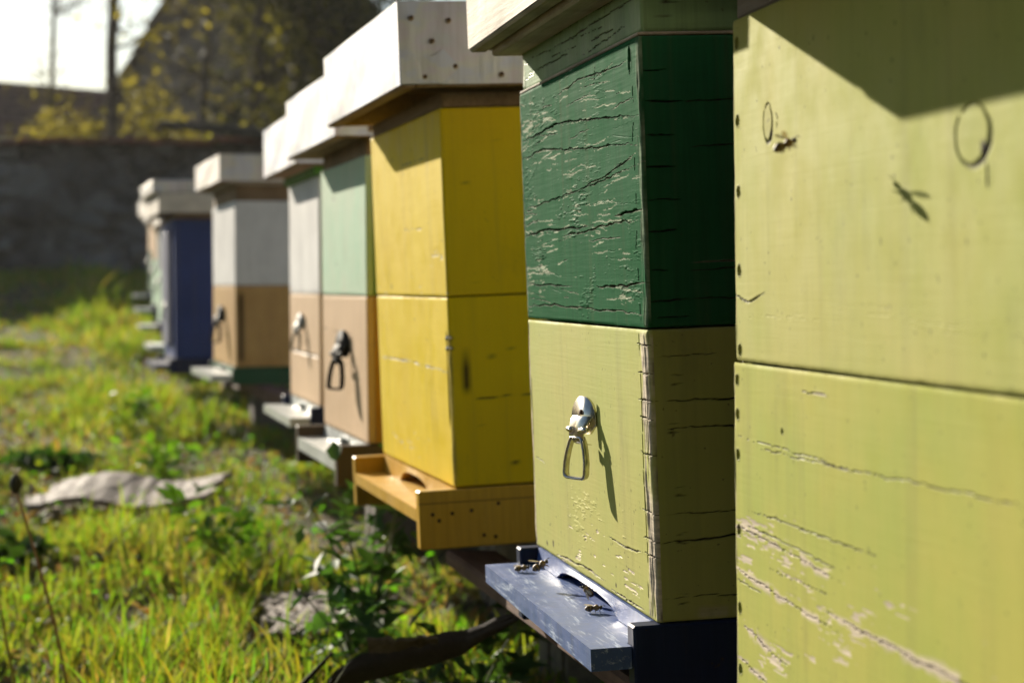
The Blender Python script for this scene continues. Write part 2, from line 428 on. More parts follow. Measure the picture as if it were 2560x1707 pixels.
GREYW = raw_wood('grey_weathered_wood', (0.32, 0.27, 0.20), (0.50, 0.44, 0.35))
PINKW = raw_wood('pale_board_wood', (0.13, 0.10, 0.075), (0.26, 0.205, 0.16))
BEAMW = raw_wood('reddish_beam_wood', (0.10, 0.045, 0.030), (0.20, 0.11, 0.075))
DARKW = raw_wood('dark_bark_wood', (0.020, 0.012, 0.008), (0.050, 0.030, 0.020), 0.9)
STEEL = sheet_metal('aluminium_sheet', (0.62, 0.64, 0.69), 0.5, 0.5, 0.25)
STEEL2 = sheet_metal('dull_zinc_sheet', (0.66, 0.63, 0.58), 0.55, 0.6, 0.35)
CHROME = flat_mat('nickel_plated_steel', (0.72, 0.66, 0.55), 0.24, 1.0, 0.15, 90, 0.25, 0.0006)
WIRE = flat_mat('steel_wire', (0.50, 0.47, 0.42), 0.27, 1.0, 0.3, 120, 0.2, 0.0005)
DULL = flat_mat('dull_zinc', (0.35, 0.34, 0.31), 0.65, 0.2, 0.3, spec=0.2)
IRON = flat_mat('blackened_iron', (0.02, 0.02, 0.02), 0.75, 0.0, 0.3, spec=0.2)
RUSTH = flat_mat('rust_halo', (0.36, 0.25, 0.15), 0.8, 0.0, 0.35, 150)
RUST = flat_mat('rusty_nail', (0.075, 0.032, 0.012), 0.8, 0.3, 0.5, 200)

# ------------------------------------------------------------------ ground
def gh(x, y):
    """ground height (world z) : level by the camera, a low rise under the far hives, bank at the back"""
    ys = np.array([-10, 2, 3, 4, 5, 6, 7, 8, 9.2, 10.5, 12, 14, 16, 20, 26, 40, 80, 400])
    zs = np.array([-.62, -.62, -.60, -.57, -.53, -.50, -.475, -.45, -.40, -.33, -.22, .00, .10, .16, .24, .6, 1.5, 3]) + CAM_H
    z = np.interp(y, ys, zs)
    z = z + (fbm(np.asarray(x) * 1.3 + 50, np.asarray(y) * 1.3 + 50, 5, 3) - 0.5) * 0.07 * np.clip((np.asarray(y) + 2) / 3, 0, 1)
    z = z + (fbm(np.asarray(x) * 6 + 50, np.asarray(y) * 6 + 50, 15, 2) - 0.5) * 0.03
    return z
def ghs(x, y): return float(gh(np.array([x]), np.array([y]))[0])

def build_ground():
    xs = np.concatenate([np.linspace(-300, -14, 14), np.linspace(-13.5, 8, 140), np.linspace(8.5, 300, 14)])
    ys = np.concatenate([np.linspace(-60, -1, 8), np.linspace(-.5, 22, 190), np.linspace(23, 400, 24)])
    X, Y = np.meshgrid(xs, ys, indexing='ij'); Z = gh(X, Y)
    I = np.arange(X.size).reshape(X.shape)
    F = np.stack([I[:-1, :-1], I[1:, :-1], I[1:, 1:], I[:-1, 1:]], -1).reshape(-1, 4)
    me = bpy.data.meshes.new('ground'); me.from_pydata(np.stack([X.ravel(), Y.ravel(), Z.ravel()], 1).tolist(), [], F.tolist())
    me.polygons.foreach_set('use_smooth', [True] * len(me.polygons))
    s = NT('soil_and_litter'); v = s.coord(rnd=False)
    a = s.noise(v, 3, 5, 0.6); b = s.noise(v, 40, 6, 0.7); c0 = s.noise(v, 14, 5, 0.65)
    c = s.mix(s.ramp(b, [(0.35, 0.0), (0.65, 1.0)]), (0.045, 0.028, 0.014), (0.22, 0.15, 0.085))
    c = s.mix(s.ramp(s.math('ADD', s.math('MULTIPLY', a, 0.6), s.math('MULTIPLY', c0, 0.4)), [(0.42, 0.0), (0.58, 1.0)]), c, (0.055, 0.075, 0.014))
    s.bsdf(c, 0.95, 0, s.bump(s.math('ADD', b, c0), 0.8, 0.02), 0.15)
    me.materials.append(s.m)
    tag(obj('ground', me), kind='structure')
build_ground()

# ------------------------------------------------------------------ hives
ZB = 0.27                                   # world height of the hives' floor undersides
def Zl(h): return h + CAM_H - ZB            # height relative to the camera -> hive-local z

def handle(parent, y_, z_, m_plate=CHROME, m_ring=WIRE, s=1.0):
    """pressed steel plate with a forward tongue and a swinging strap ring"""
    y, z = 0.022 * s, 0.0; T = dict(loc=(-.0008, y_ - .022 * s, z_), rot=(0, 0, R(18)))   # pulled off the wood at its far side
    mb = MB(); n = 20; r = 0.025 * s
    fr = [(-0.0022, y + r * math.cos(a), z + r * math.sin(a)) for a in np.linspace(0, math.pi, n)]
    out = fr + [(-0.0022, y - r, z - 0.006 * s), (-0.0022, y - 0.012 * s, z - 0.016 * s), (-0.0022, y + 0.012 * s, z - 0.016 * s), (-0.0022, y + r, z - 0.006 * s)]
    k = len(out); bk = [(0.0005, p[1], p[2]) for p in out]
    mb.add(out + bk, [tuple(range(k)), tuple(range(k, 2 * k))[::-1]] + [(i, (i + 1) % k, k + (i + 1) % k, k + i) for i in range(k)])
    # tongue : bends out and back down, holding the ring
    prof = [(-0.002, 0.004), (-0.0075, -0.001), (-0.0115, -0.008), (-0.013, -0.017), (-0.011, -0.0235), (-0.007, -0.0265), (-0.001, -0.027)]
    wd = [0.021, 0.019, 0.016, 0.0145, 0.013, 0.012, 0.012]
    vs = []
    for (px, pz), ww in zip(prof, wd):
        for sy in (-1, 1): vs.append((px * s, y + sy * ww * s, z + pz * s))
    th = 0.0014
    vs2 = [(a + th, b, c - th * .6) for a, b, c in vs]; m = len(vs)
    F = []
    for i in range(len(prof) - 1):
        a = 2 * i; F += [(a, a + 1, a + 3, a + 2), (m + a, m + a + 2, m + a + 3, m + a + 1), (a, a + 2, m + a + 2, m + a), (a + 1, m + a + 1, m + a + 3, a + 3)]
    mb.add(vs + vs2, F)
    # ears of the tongue
    for sy in (-1, 1):
        mb.tube([(-0.0108 * s, y + sy * 0.008 * s, z - 0.012 * s), (-0.0105 * s, y + sy * 0.021 * s, z - 0.0105 * s)], [0.0045 * s, 0.0028 * s], 8)
    pl = mb.build('handle_plate', m_plate, parent, True, **T)
    for yy, zz in ((0.003, 0.0075), (0.001, -0.031)):
        mb = MB(); c = (-0.0030 * s, y + yy * s, z + zz * s)
        mb.tube([(0, c[1], c[2]), (c[0] - 0.0012, c[1], c[2])], [0.0036 * s, 0.0028 * s], 10)
        o_ = mb.build('screw', RUST if m_plate is CHROME else m_plate, parent, True, **T)
    # ring (flat strap, swung a little open at the far end)
    mb = MB(); path = []
    ex, ey = -0.0105 * s, 0.0
    loop = [(0.009, -0.0195), (0.0125, -0.024), (0.0165, -0.034), (0.0195, -0.046), (0.0200, -0.058), (0.0185, -0.0620), (0.0145, -0.0635),
            (0, -0.0637), (-0.0145, -0.0635), (-0.0185, -0.0620), (-0.0200, -0.058), (-0.0195, -0.046), (-0.0165, -0.034), (-0.0125, -0.024), (-0.009, -0.0195)]
    tw = R(3)
    cen = []
    for a, b in loop:
        sw = (-0.0195 - b) * 0.10
        cen.append(Vector((ex - a * s * math.sin(tw) - sw * s, y + a * s * math.cos(tw), z + b * s)))
    cen.append(cen[0])
    nrm = Vector((-math.cos(tw), -math.sin(tw), 0)); wd, th = 0.0042 * s, 0.0019 * s
    vs = []; K = len(loop)
    ctr = sum(cen[:K], Vector()) / K
    for i in range(K):
        t = (cen[(i + 1) % K] - cen[i - 1]).normalized(); nn = (nrm - t * nrm.dot(t)).normalized(); q = t.cross(nn)
        for j in range(8):
            an = 2 * math.pi * (j + .5) / 8; vs.append(cen[i] + nn * math.cos(an) * wd + q * math.sin(an) * th)
    F = [(i * 8 + j, i * 8 + (j + 1) % 8, ((i + 1) % K) * 8 + (j + 1) % 8, ((i + 1) % K) * 8 + j) for i in range(K) for j in range(8)]
    mb.add(vs, F)
    mb.build('handle_ring', m_ring, parent, True, **T)

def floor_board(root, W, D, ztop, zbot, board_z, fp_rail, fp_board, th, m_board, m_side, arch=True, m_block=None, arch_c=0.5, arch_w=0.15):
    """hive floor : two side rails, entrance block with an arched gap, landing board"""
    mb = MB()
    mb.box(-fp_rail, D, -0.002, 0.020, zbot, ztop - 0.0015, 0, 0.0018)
    mb.box(-fp_rail, D, W - 0.020, W + 0.002, zbot, ztop - 0.0015, 0, 0.0018)
    mb.box(0.03, D - 0.002, 0.0205, W - 0.0205, board_z - 0.02, board_z - 0.0005, 0, 0.001)
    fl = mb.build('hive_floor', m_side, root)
    # entrance block with arch
    yc = W * arch_c; n = 24; hb = ztop - 0.0015 - board_z
    ys = np.linspace(0.0205, W - 0.0205, 60)
    b = []
    for yy in ys:
        q = (yy - yc) / (arch_w / 2)
        b.append(0.72 * hb * math.sqrt(max(0, 1 - abs(q) ** 3)) if abs(q) < 1 else 0.0)
    vs = []; F = []
    for i, yy in enumerate(ys):
        z0 = board_z + 0.0006 + b[i]
        vs += [(-0.0035, yy, z0), (-0.0010, yy, ztop - 0.0015), (0.018, yy, ztop - 0.0015), (0.018, yy, z0)]
    for i in range(len(ys) - 1):
        a = 4 * i; c = a + 4
        F += [(a, a + 1, c + 1, c), (a + 1, a + 2, c + 2, c + 1), (a + 2, a + 3, c + 3, c + 2), (a + 3, a, c, c + 3)]
    F += [(0, 1, 2, 3), tuple(4 * (len(ys) - 1) + k for k in (3, 2, 1, 0))]
    mb = MB(); mb.add(vs, F)
    mb.build('entrance_block', m_block or m_board, fl)
    mb = MB(); g = 0.0208; fb = fp_board
    if fb > fp_rail + .004: ol = [(-fb, .004), (-fp_rail - .0006, .004), (-fp_rail - .0006, g), (.029, g), (.029, W - g), (-fp_rail - .0006, W - g), (-fp_rail - .0006, W - .004), (-fb, W - .004)]
    else: ol = [(-fb, g), (.029, g), (.029, W - g), (-fb, W - g)]
    k = len(ol); zt_, zb_ = board_z, board_z - th
    mb.add([(a, b, zt_) for a, b in ol] + [(a, b, zb_) for a, b in ol], [tuple(range(k)), tuple(range(k, 2 * k))[::-1]] + [(q, (q + 1) % k, k + (q + 1) % k, k + q) for q in range(k)])
    mb.build('landing_board', m_board, fl)
    return fl

def lid_box(root, x0, x1, y0, y1, z0, z1, mat, nails=(), th=0.0, patch=None, under=RIMW):
    """telescoping roof : sheet metal over a wooden frame, hollow underneath"""
    mb = MB(); t = 0.020
    nx, ny, nz = 24, 24, 8
    rs = random.Random(int(abs(x0 * 1000) + y1 * 977))
    def face(o, a, b, na, nb):
        vs = []; n = Vector(a).cross(Vector(b)).normalized()
        for i in range(na + 1):
            for j in range(nb + 1):
                u, v = i / na, j / nb; e = min(u, 1 - u, v, 1 - v)
                dd = (rs.random() - 0.5) * 0.0010 * min(1, e * 6) + 0.0012 * math.sin(u * 9 + v * 3 + x0 * 50) * min(1, e * 5)
                vs.append(Vector(o) + Vector(a) * u + Vector(b) * v + n * dd)
        mb.add(vs, [(i * (nb + 1) + j, (i + 1) * (nb + 1) + j, (i + 1) * (nb + 1) + j + 1, i * (nb + 1) + j + 1) for i in range(na) for j in range(nb)])
    face((x0, y0, z0), (0, y1 - y0, 0), (0, 0, z1 - z0), ny, nz)
    face((x1, y0, z0), (0, y1 - y0, 0), (0, 0, z1 - z0), 4, 4)
    face((x0, y0, z0), (x1 - x0, 0, 0), (0, 0, z1 - z0), nx, nz)
    face((x0, y1, z0), (x1 - x0, 0, 0), (0, 0, z1 - z0), 4, 4)
    face((x0, y0, z1), (x1 - x0, 0, 0), (0, y1 - y0, 0), nx, ny)
    ld_ = mb.build('lid', mat, root, True)
    try:
        for e in ld_.data.edges: pass
    except Exception: pass
    # wooden frame inside
    mb = MB(); i = 0.0015
    mb.box(x0 + i, x0 + t, y0 + i, y1 - i, z0 - 0.0035, z1 - 0.004, 0, 0.002)
    mb.box(x1 - t, x1 - i, y0 + i, y1 - i, z0 - 0.002, z1 - 0.004, 0, 0.002)
    mb.box(x0 + t + .0005, x1 - t - .0005, y0 + i, y0 + t, z0 - 0.0025, z1 - 0.004, 0, 0.002)
    mb.box(x0 + t + .0005, x1 - t - .0005, y1 - t, y1 - i, z0 - 0.002, z1 - 0.004, 0, 0.002)
    mb.box(x0 + t + .0005, x1 - t - .0005, y0 + t + .0005, y1 - t - .0005, z0 + (z1 - z0) * .45, z1 - 0.005, 0, 0.001)
    mb.build('lid_frame', under, ld_)
    for (u, z, r) in nails:
        m2 = MB(); m2.tube([(x0 + u, y0 + 0.001, z0 + z), (x0 + u, y0 - 0.0060, z0 + z)], [r, r * .75], 10); nl_ = m2.build('nail', RUST, ld_, True)
        m2 = MB(); m2.tube([(x0 + u, y0 + 0.001, z0 + z - .0006), (x0 + u, y0 - 0.0046, z0 + z - .0006)], [r * 1.55, r * 1.4], 12); m2.build('rust_stain', RUSTH, ld_, True)
    if patch:
        m2 = MB(); k = len(patch)
        a = [(x0 + u, y0 - 0.0042, z0 + z) for u, z in patch]; c = [(x0 + u, y0 - 0.0018, z0 + z) for u, z in patch]
        m2.add(a + c, [tuple(range(k)), tuple(range(k, 2 * k))[::-1]] + [(q, (q + 1) % k, k + (q + 1) % k, k + q) for q in range(k)])
        m2.build('sheet_overlap', mat, ld_)
    return ld_

def hive(label, near, yaw, W, D, lean=0.0, dh=0.0, group='painted beehives standing in a row'):
    r = empty('beehive', (near[0], near[1], ZB + dh), (0, lean, R(yaw)), label=label, cat='beehive', group=group)
    return r

def body(root, W, D, h0, h1, mat, ff=(), sf=(), seed=1, name='hive_box', dx=0.0, dy=0.0, **kw):
    mb = MB(); body_mesh(mb, W, D, 0, h1 - h0, [shift(f, -h0) for f in ff], [shift(f, -h0) for f in sf], seed, **kw)
    return mb.build(name, mat, root, False, (dx, dy, Zl(h0)))
def shift(f, dz):
    f = list(f)
    if f[0] == 'crack': f[1] = [(a, b + dz) for a, b in f[1]]
    elif f[0] in ('chips', 'flakes', 'bare'): f[3] += dz; f[4] += dz
    else: f[2] += dz
    return tuple(f)

def scuffs(n, L, h0, h1, seed):
    rs = random.Random(seed)
    return [('blotch', rs.uniform(.01, L), rs.uniform(h0, h1), rs.uniform(.0008, .0022), rs.uniform(.0008, .003), rs.uniform(.25, .8)) for _ in range(n)]
def cracks_rand(n, W, h0, h1, seed, wd=0.0007, dp=0.0012, ww=0.0, lmin=.05, lmax=.3, slope=0.04):
    rs = random.Random(seed); out = []
    for i in range(n):
        u = rs.uniform(0, W); L = rs.uniform(lmin, lmax); v = rs.uniform(h0 + .01, h1 - .01); s = rs.uniform(-slope, slope)
        out.append(('crack', [(u, v), (min(W, u + L), v + s * L)], wd * rs.uniform(.5, 1.5), dp, ww))
    return out

# ---- hive nearest the camera (lime, only its front shows)
W = 0.56
h = hive('lime green beehive nearest the camera with dark knot rings, cropped by the right edge', (0.2723, 0.8869), 10.6, W, 0.5, R(-.9), -.0066); h.scale = (1.02, 1.02, 1.02)   # a slightly taller box size than its neighbour
yf = lambda t: t + 0.05       # calibrated coordinate -> local y (the box is 5 cm longer than the visible span)
ff = [('stain', yf(.4302), .1095, .0090, .0120, .10), ('stain', yf(.0969), .0768, .0200, .0145, .07), ('ring', yf(.4302), .1095, .0095, .0125, .0016, 1.0), ('ring', yf(.0969), .0768, .0215, .0155, .0022, 0.95),
      ('blotch', yf(.4235), .1005, .004, .004, 1.0), ('crack', [(yf(.414), .116), (yf(.410), .1125), (yf(.411), .105)], .0006, .0008, 0),
      ('crack', [(yf(.0800), .0625), (yf(.0792), .0475)], .0022, .0006, 0), ('blotch', yf(.0835), .068, .005, .006, 1.0),
      ('crack', [(yf(.51), -.006), (yf(.48), -.011), (yf(.465), -.010), (yf(.44), -.003)], .0010, .0015, 0),
      ('chips', yf(.43), yf(.52), .15, .20, .02, .0006), ('bare', yf(.507), yf(.512), -.06, .19, 0.4)]
for hh in (.171, .1165, .0665, .011, -.045): ff.append(('dot', yf(.499), hh, .0042, .0022, .95))
ff += cracks_rand(9, W, -.045, .0, 31, .00025, .0002, 0, .08, .3, .03)
rs = random.Random(7)
for _ in range(60): ff.append(('blotch', rs.uniform(0, W), rs.uniform(-.05, .16), rs.uniform(.0006, .0017), rs.uniform(.0006, .0017), rs.uniform(.3, .8)))
body(h, W, .5, -.0525, .1875, LIME, ff, [], 11, nu=520, nv=260, grain=.00010, wavy=.0006)
ff = [('crack', [(yf(.51), -.1703), (yf(.40), -.1745), (yf(.286), -.1787)], .0006, .0016, .0035),
      ('crack', [(yf(.51), -.2005), (yf(.40), -.207), (yf(.29), -.2115)], .0006, .0016, .0035),
      ('crack', [(yf(.32), -.2025), (yf(.2), -.205), (yf(-.04), -.2075)], .0007, .0018, .0045),
      ('crack', [(yf(.51), -.1066), (yf(.2432), -.1090), (yf(-.04), -.1035)], .0005, .0007, 0),
      ('crack', [(yf(.36), -.0665), (yf(.31), -.0675)], .0007, .001, .0012),
      ('crack', [(yf(.49), -.2400), (yf(.38), -.252)], .0006, .0012, .004), ('crack', [(yf(.508), -.262), (yf(.40), -.275)], .0006, .0012, .004),
      ('chips', yf(.36), yf(.52), -.29, -.15, .09, .00015), ('chips', yf(.30), yf(.44), -.25, -.16, .07, .0001), ('chips', yf(.02), yf(.40), -.25, -.16, .04, .0001), ('chips', yf(.15), yf(.50), -.062, -.05, .10, .0006),
      ('bare', yf(.506), yf(.512), -.29, -.055, 0.7), ('dot', yf(.401), -.0955, .0022, .001, .9)]
for hh in (-.066, -.119, -.1725, -.228, -.272, -.0905): ff.append(('dot', yf(.500), hh, .0040, .0022, .95))
ff += cracks_rand(5, W, -.25, -.07, 33, .0005, .0006, 0, .08, .25, .03)
for _ in range(50): ff.append(('blotch', rs.uniform(0, W), rs.uniform(-.25, -.06), rs.uniform(.0006, .0015), rs.uniform(.0006, .0015), rs.uniform(.3, .8)))
body(h, W, .5, -.2930, -.0540, LIME2, ff, [], 12, dx=-.0022, nu=520, nv=260, grain=.00012, wavy=.0006)
mb = MB(); mb.box(.006, .5, W + .001, W + .005, Zl(-.29), Zl(.185), 0, .0008); mb.build('side_paint_or_shade_board', DARKW, h)  # unseen dark board added to cut sunlight bouncing onto the next hive
# inner cover board, sitting a little askew, and the big roof above it (out of the picture, throws the shadow)
mb = MB(); mb.box(0, .54, 0, W + .004, 0, .024, 0, .002, jit=.0006)
mb.build('cover_board', raw_wood('grey_violet_board', (0.20, 0.17, 0.16), (0.34, 0.30, 0.28)), h, False, (-.0085, .004, Zl(.189)), (0, 0, R(-1.5)))
lid_box(h, -.114, .56, -.05, W + .075, Zl(.226), Zl(.33), STEEL2)
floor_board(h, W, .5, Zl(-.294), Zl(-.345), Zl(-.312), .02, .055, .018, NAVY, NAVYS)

# ---- second hive : dark green box over a lime one
W = 0.51
LEAN = R(-1.8)
h2 = hive('beehive with a cracked dark green box over a lime box and a navy landing board', (0.1210, 1.62), 10.6, W, .5, R(-2.15))
ff = [('crack', [(.50, .0814), (.42, .0835), (.30, .087), (.14, .0925), (.0, .1010)], .0007, .0016, .0007),
      ('crack', [(.51, .1333), (.40, .137), (.25, .128), (.10, .122), (.0, .1150)], .0008, .0016, .0006),
      ('crack', [(.50, .1518), (.33, .158), (.18, .150), (.0, .1390)], .0010, .0018, 0),
      ('crack', [(.51, .0513), (.40, .057), (.25, .054), (.17, .0565)], .0011, .0020, 0),
      ('crack', [(.315, .0478), (.20, .0510), (.10, .0545), (.01, .0550)], .0009, .0020, .0010),
      ('crack', [(.10, .0600), (.045, .0625), (.0, .0612)], .0013, .0026, .0014),
      ('crack', [(.22, .0905), (.10, .0990), (.02, .1085)], .0007, .0017, .0009),
      ('crack', [(.50, .0025), (.38, .001), (.27, .000)], .0008, .0015, 0),
      ('crack', [(.18, -.0005), (.09, .0005), (.0, .0030)], .0012, .0022, .001),
      ('crack', [(.50, -.021), (.36, -.018), (.20, -.021), (.0, -.022)], .0009, .0016, .0008),
      ('crack', [(.33, .183), (.22, .190), (.10, .186), (.03, .186)], .0008, .0012, .0008),
      ('crack', [(.16, .178), (.152, .196)], .0006, .001, .0005),
      ('flakes', .30, .52, -.036, .20, .10, .0004), ('flakes', 0, .30, -.036, .20, .04, .0003),
      ('flakes', 0, .50, -.034, .035, .09, .0004), ('flakes', .2, .45, .03, .12, .07, .0004),
      ('chips', .20, .515, -.036, .04, .06, .00015), ('chips', .0, .10, -.036, .10, .07, .0002), ('chips', .40, .515, .02, .20, .06, .00015), ('chips', .1, .45, .03, .17, .035, .0001), ('chips', 0, .51, .196, .206, .35, .0005),
      ('bare', -.004, .013, -.036, .206, 0.45), ('bare', .500, .52, -.036, .206, 0.45),
      ('crack', [(.028, .198), (.031, .174)], .0035, .004, .0)]
ff += cracks_rand(26, W, -.03, .2, 5, .00035, .0007, .0005, .02, .16, .07)
ff += cracks_rand(110, W, -.03, .2, 15, .0004, .0003, .00075, .015, .12, .09)
ff += [('chips', .40, .52, -.036, .20, .02, .0001)]
ff += [('crack', [(.022 + .004 * (i % 3), -.03 + i * .03), (.024, -.03 + i * .03 + .018)], .0008, .002, 0) for i in range(8)]
sf = []
for i, z in enumerate([.176, .150, .1225, .0965, .0700, .0445, .0135, -.0120, -.0260]):
    L = rs.uniform(.028, .036)
    sf.append(('crack', [(0, z), (L * rs.uniform(.5, 1.3), z - .0005)], .0007 if i % 2 else .0004, .003, 0))
    if i % 2 == 0: sf.append(('crack', [(L, z), (L, z - .026)], .0005, .0015, 0))
sf += [('crack', [(.03, .150), (.10, .1505)], .0006, .001, 0), ('crack', [(.04, .113), (.12, .114)], .0005, .001, 0), ('crack', [(.034, -.0118), (.08, -.011)], .0005, .001, 0), ('crack', [(.035, .019), (.14, .019)], .0006, .001, .0006), ('chips', .05, .10, .085, .10, .10, .0003)]
sf += cracks_rand(8, .4, -.03, .2, 55, .0005, .0008, 0, .03, .12, .03)
up = body(h2, W, .5, -.0335, .2025, GREEN, ff, sf, 21, nu=330, nv=330, nus=120, r=.0035, grain=.00028, wavy=.0010)
ff = [('bare', -.004, .027, -.275, -.036, 1.0), ('bare', .500, .512, -.275, -.036, 0.9),
      ('crack', [(.029, -.04), (.027, -.10), (.030, -.16), (.026, -.22), (.028, -.272)], .0012, .003, 0),
      ('crack', [(.497, -.09), (.496, -.13), (.498, -.175)], .0014, .003, 0),
      ('crack', [(.164, -.2235), (.10, -.2255), (.04, -.2225)], .0010, .0015, .0),
      ('crack', [(.49, -.180), (.44, -.182)], .0007, .001, 0), ('crack', [(.40, -.272), (.28, -.2665), (.18, -.2675)], .0012, .002, .0012),
      ('crack', [(.16, -.2715), (.04, -.2715)], .0010, .0015, 0),
      ('chips', .03, .48, -.275, -.22, .07, .0005), ('flakes', 0.1, .4, -.25, -.19, .06, .0004),
      ('blotch', .447, -.2655, .004, .003, .9), ('blotch', .415, -.262, .0035, .004, .9), ('blotch', .142, -.265, .003, .0025, .9)]
for z in (-.048, -.072, -.094, -.1085, -.138, -.187, -.2085, -.222): ff.append(('crack', [(.0, z), (.038, z + .001)], .0012, .003, 0))
for _ in range(38): ff.append(('blotch', rs.uniform(.05, .45), rs.choice([rs.uniform(-.25, -.17), rs.uniform(-.25, -.04)]), rs.uniform(.0007, .002), rs.uniform(.0006, .0016), rs.uniform(.3, .9)))
sf = [('crack', [(0, -.0935), (.10, -.0945), (.3, -.092)], .0008, .0018, 0), ('crack', [(.008, -.1175), (.02, -.115), (.10, -.118), (.3, -.116)], .0009, .002, 0),
      ('crack', [(.0, -.187), (.05, -.186), (.12, -.185), (.2, -.186)], .0006, .001, 0), ('crack', [(0, -.2095), (.03, -.2085), (.09, -.2035), (.2, -.1975)], .0011, .002, 0),
      ('crack', [(0, -.2555), (.1, -.2555), (.3, -.256)], .0006, .001, 0), ('crack', [(.0, -.057), (.06, -.0565)], .0005, .0008, 0),
      ('ring', .018, -.0765, .0042, .0042, .0009, .8), ('ring', .0145, -.116, .0042, .0042, .0009, .8), ('ring', .019, -.168, .004, .004, .0009, .7), ('ring', .020, -.2065, .0045, .0045, .0010, .8), ('ring', .018, -.256, .0045, .0045, .0009, .8),
      ('bare', .03, .4, -.275, -.262, .4)]
low = body(h2, W, .5, -.2745, -.0355, LIME, ff, sf, 22, nu=330, nv=330, nus=120, r=.0045, grain=.00016, wavy=.0007)
handle(low, .216, .153, s=.84)
# rim above the boxes
mb = MB(); body_mesh(mb, W - .006, .494, 0, .062, [('crack', [(.0, .03), (.35, .026)], .0008, .001, 0), ('bare', .49, .51, 0, .07, .6)] + cracks_rand(12, .5, 0, .06, 9, .0006, .0008, 0),
                     [('ring', .022, .046, .0048, .0048, .001, .8), ('ring', .022, .027, .0048, .0048, .001, .9), ('crack', [(.0, .040), (.1, .0395), (.3, .041)], .0005, .0008, 0), ('chips', .01, .12, .0, .016, .2, .0004), ('blotch', .016, .012, .004, .0015, .9)] , 77, nu=160, nv=60, nus=80)
mb.build('hive_rim', TEAL, h2, False, (.004, .003, Zl(.2065)))
mb = MB(); mb.box(.0005, .498, .001, W - .001, 0, .0028, 0, .0008)
mb.build('batten_strip', GREYW, h2, False, (0, 0, Zl(.2032)))
lid_box(h2, -.047, .56, .042, W + .035, Zl(.2555), Zl(.36), CREAMW, under=GREYW)
mb = MB(); mb.box(-.026, .53, -.024, W + .010, 0, .010, 0, .002); mb.build('lid_lining', GREYW, h2, False, (0, 0, Zl(.2450)))
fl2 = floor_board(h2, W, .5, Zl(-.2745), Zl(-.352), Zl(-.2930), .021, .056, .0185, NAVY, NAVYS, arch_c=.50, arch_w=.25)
# lean the stacked boxes like the real ones
for c in (up, low): pass

# ---- yellow hive
W = 0.534
h = hive('bright yellow beehive with a white metal lid and an orange-yellow wooden floor', (-.0690, 2.50), 13.4, W, .5, R(-2.3))
sfy = [('blotch', .05, -.04, .003, .006, .8), ('blotch', .03, .165, .003, .002, .6), ('crack', [(.01, .09), (.2, .0905)], .0004, .0004, 0), ('chips', .03, .3, .12, .2, .02, .0003)]
sfy += scuffs(30, .35, 0, .21, 3)
ffy = scuffs(24, .5, 0, .2, 4) + [('blotch', .40, -.0, .007, .007, .5), ('chips', 0, .53, -.02, .05, .03, .0004)] + cracks_rand(4, W, 0, .2, 3, .0004, .0005, 0)
body(h, W, .5, -.0125, .2225, YEL, ffy, sfy, 31, nu=110, nv=120, nus=60, r=.004)
ffy = [('bare', 0, .012, -.2525, -.05, .3), ('crack', [(.012, -.02), (.014, -.10), (.012, -.24)], .0009, .002, 0), ('crack', [(.53, -.105), (.3, -.104), (.02, -.108)], .0009, .0008, .0025), ('chips', .1, .5, -.24, -.2, .05, .0004)]
sfy = [('crack', [(.018, -.02), (.017, -.12), (.02, -.25)], .0008, .0015, 0), ('crack', [(.02, -.142), (.14, -.141)], .0007, .001, 0), ('crack', [(.03, -.015), (.03, -.04)], .0005, .001, 0), ('blotch', .075, -.226, .0045, .0035, .9), ('blotch', .05, -.09, .002, .004, .5)] + scuffs(36, .35, -.24, -.03, 5)
ffy += scuffs(30, .5, -.24, -.03, 6)
body(h, W, .5, -.2525, -.0145, YEL, ffy, sfy, 32, nu=110, nv=120, nus=60, r=.004)
for z in (-.065, -.078):
    m2 = MB(); m2.tube([(.004, .003, Zl(z)), (-.003, -.002, Zl(z))], [.004, .003], 8); m2.build('screw_head', CHROME, h, True)
mb = MB(); mb.box(.004, .49, .004, W - .004, 0, .020, 0, .002); mb.build('inner_cover', RIMW, h, False, (0, 0, Zl(.2235)))
lid_box(h, -.058, .56, -.050, W + .05, Zl(.2475), Zl(.349), STEEL,
        nails=[(.0165, .0812, .0023), (.0630, .0778, .0023), (.0415, .0530, .0023), (.0690, .0217, .0023), (.0305, .0098, .0023), (.1270, .0113, .0023)],
        patch=[(.001, .001), (.052, .001), (.075, .020), (.055, .042), (.040, .033), (.001, .032)])
fl = floor_board(h, W, .5, Zl(-.2535), Zl(-.329), Zl(-.2790), .047, .0468, .016, YELW, YELW, arch_c=.50, arch_w=.20)
for (x, z) in ((-.03, -.285), (-.005, -.285), (.02, -.283), (-.022, -.293), (.055, -.276), (.035, -.315), (.05, -.318)):
    mb = MB(); mb.tube([(x, -.0015, Zl(z)), (x + .0001, -.0035, Zl(z))], [.0028, .002], 8); mb.build('nail', RUST, fl, True)
mb = MB(); mb.add([(-.0475, -.0027, Zl(-.2705)), (.49, -.0027, Zl(-.2705)), (.49, -.0027, Zl(-.2715)), (-.0475, -.0027, Zl(-.2715))], [(0, 1, 2, 3)])
mb.build('board_seam', RUST, fl)

# ---- fourth : mint over peach
W = 0.50
h = hive('beehive with a pale mint box over a peach box and a blackened iron handle', (-.2365, 3.28), 13.7, W, .5, R(-.6))
body(h, W, .5, -.0150, .2150, MINT, cracks_rand(3, W, 0, .2, 4, .0006, .001, 0), [], 41, nu=60, nv=60, nus=20)
body(h, W, .5, -.2590, -.0170, PEACH, cracks_rand(3, W, -.2, -.03, 6, .0006, .001, 0), [], 42, nu=60, nv=60, nus=20)
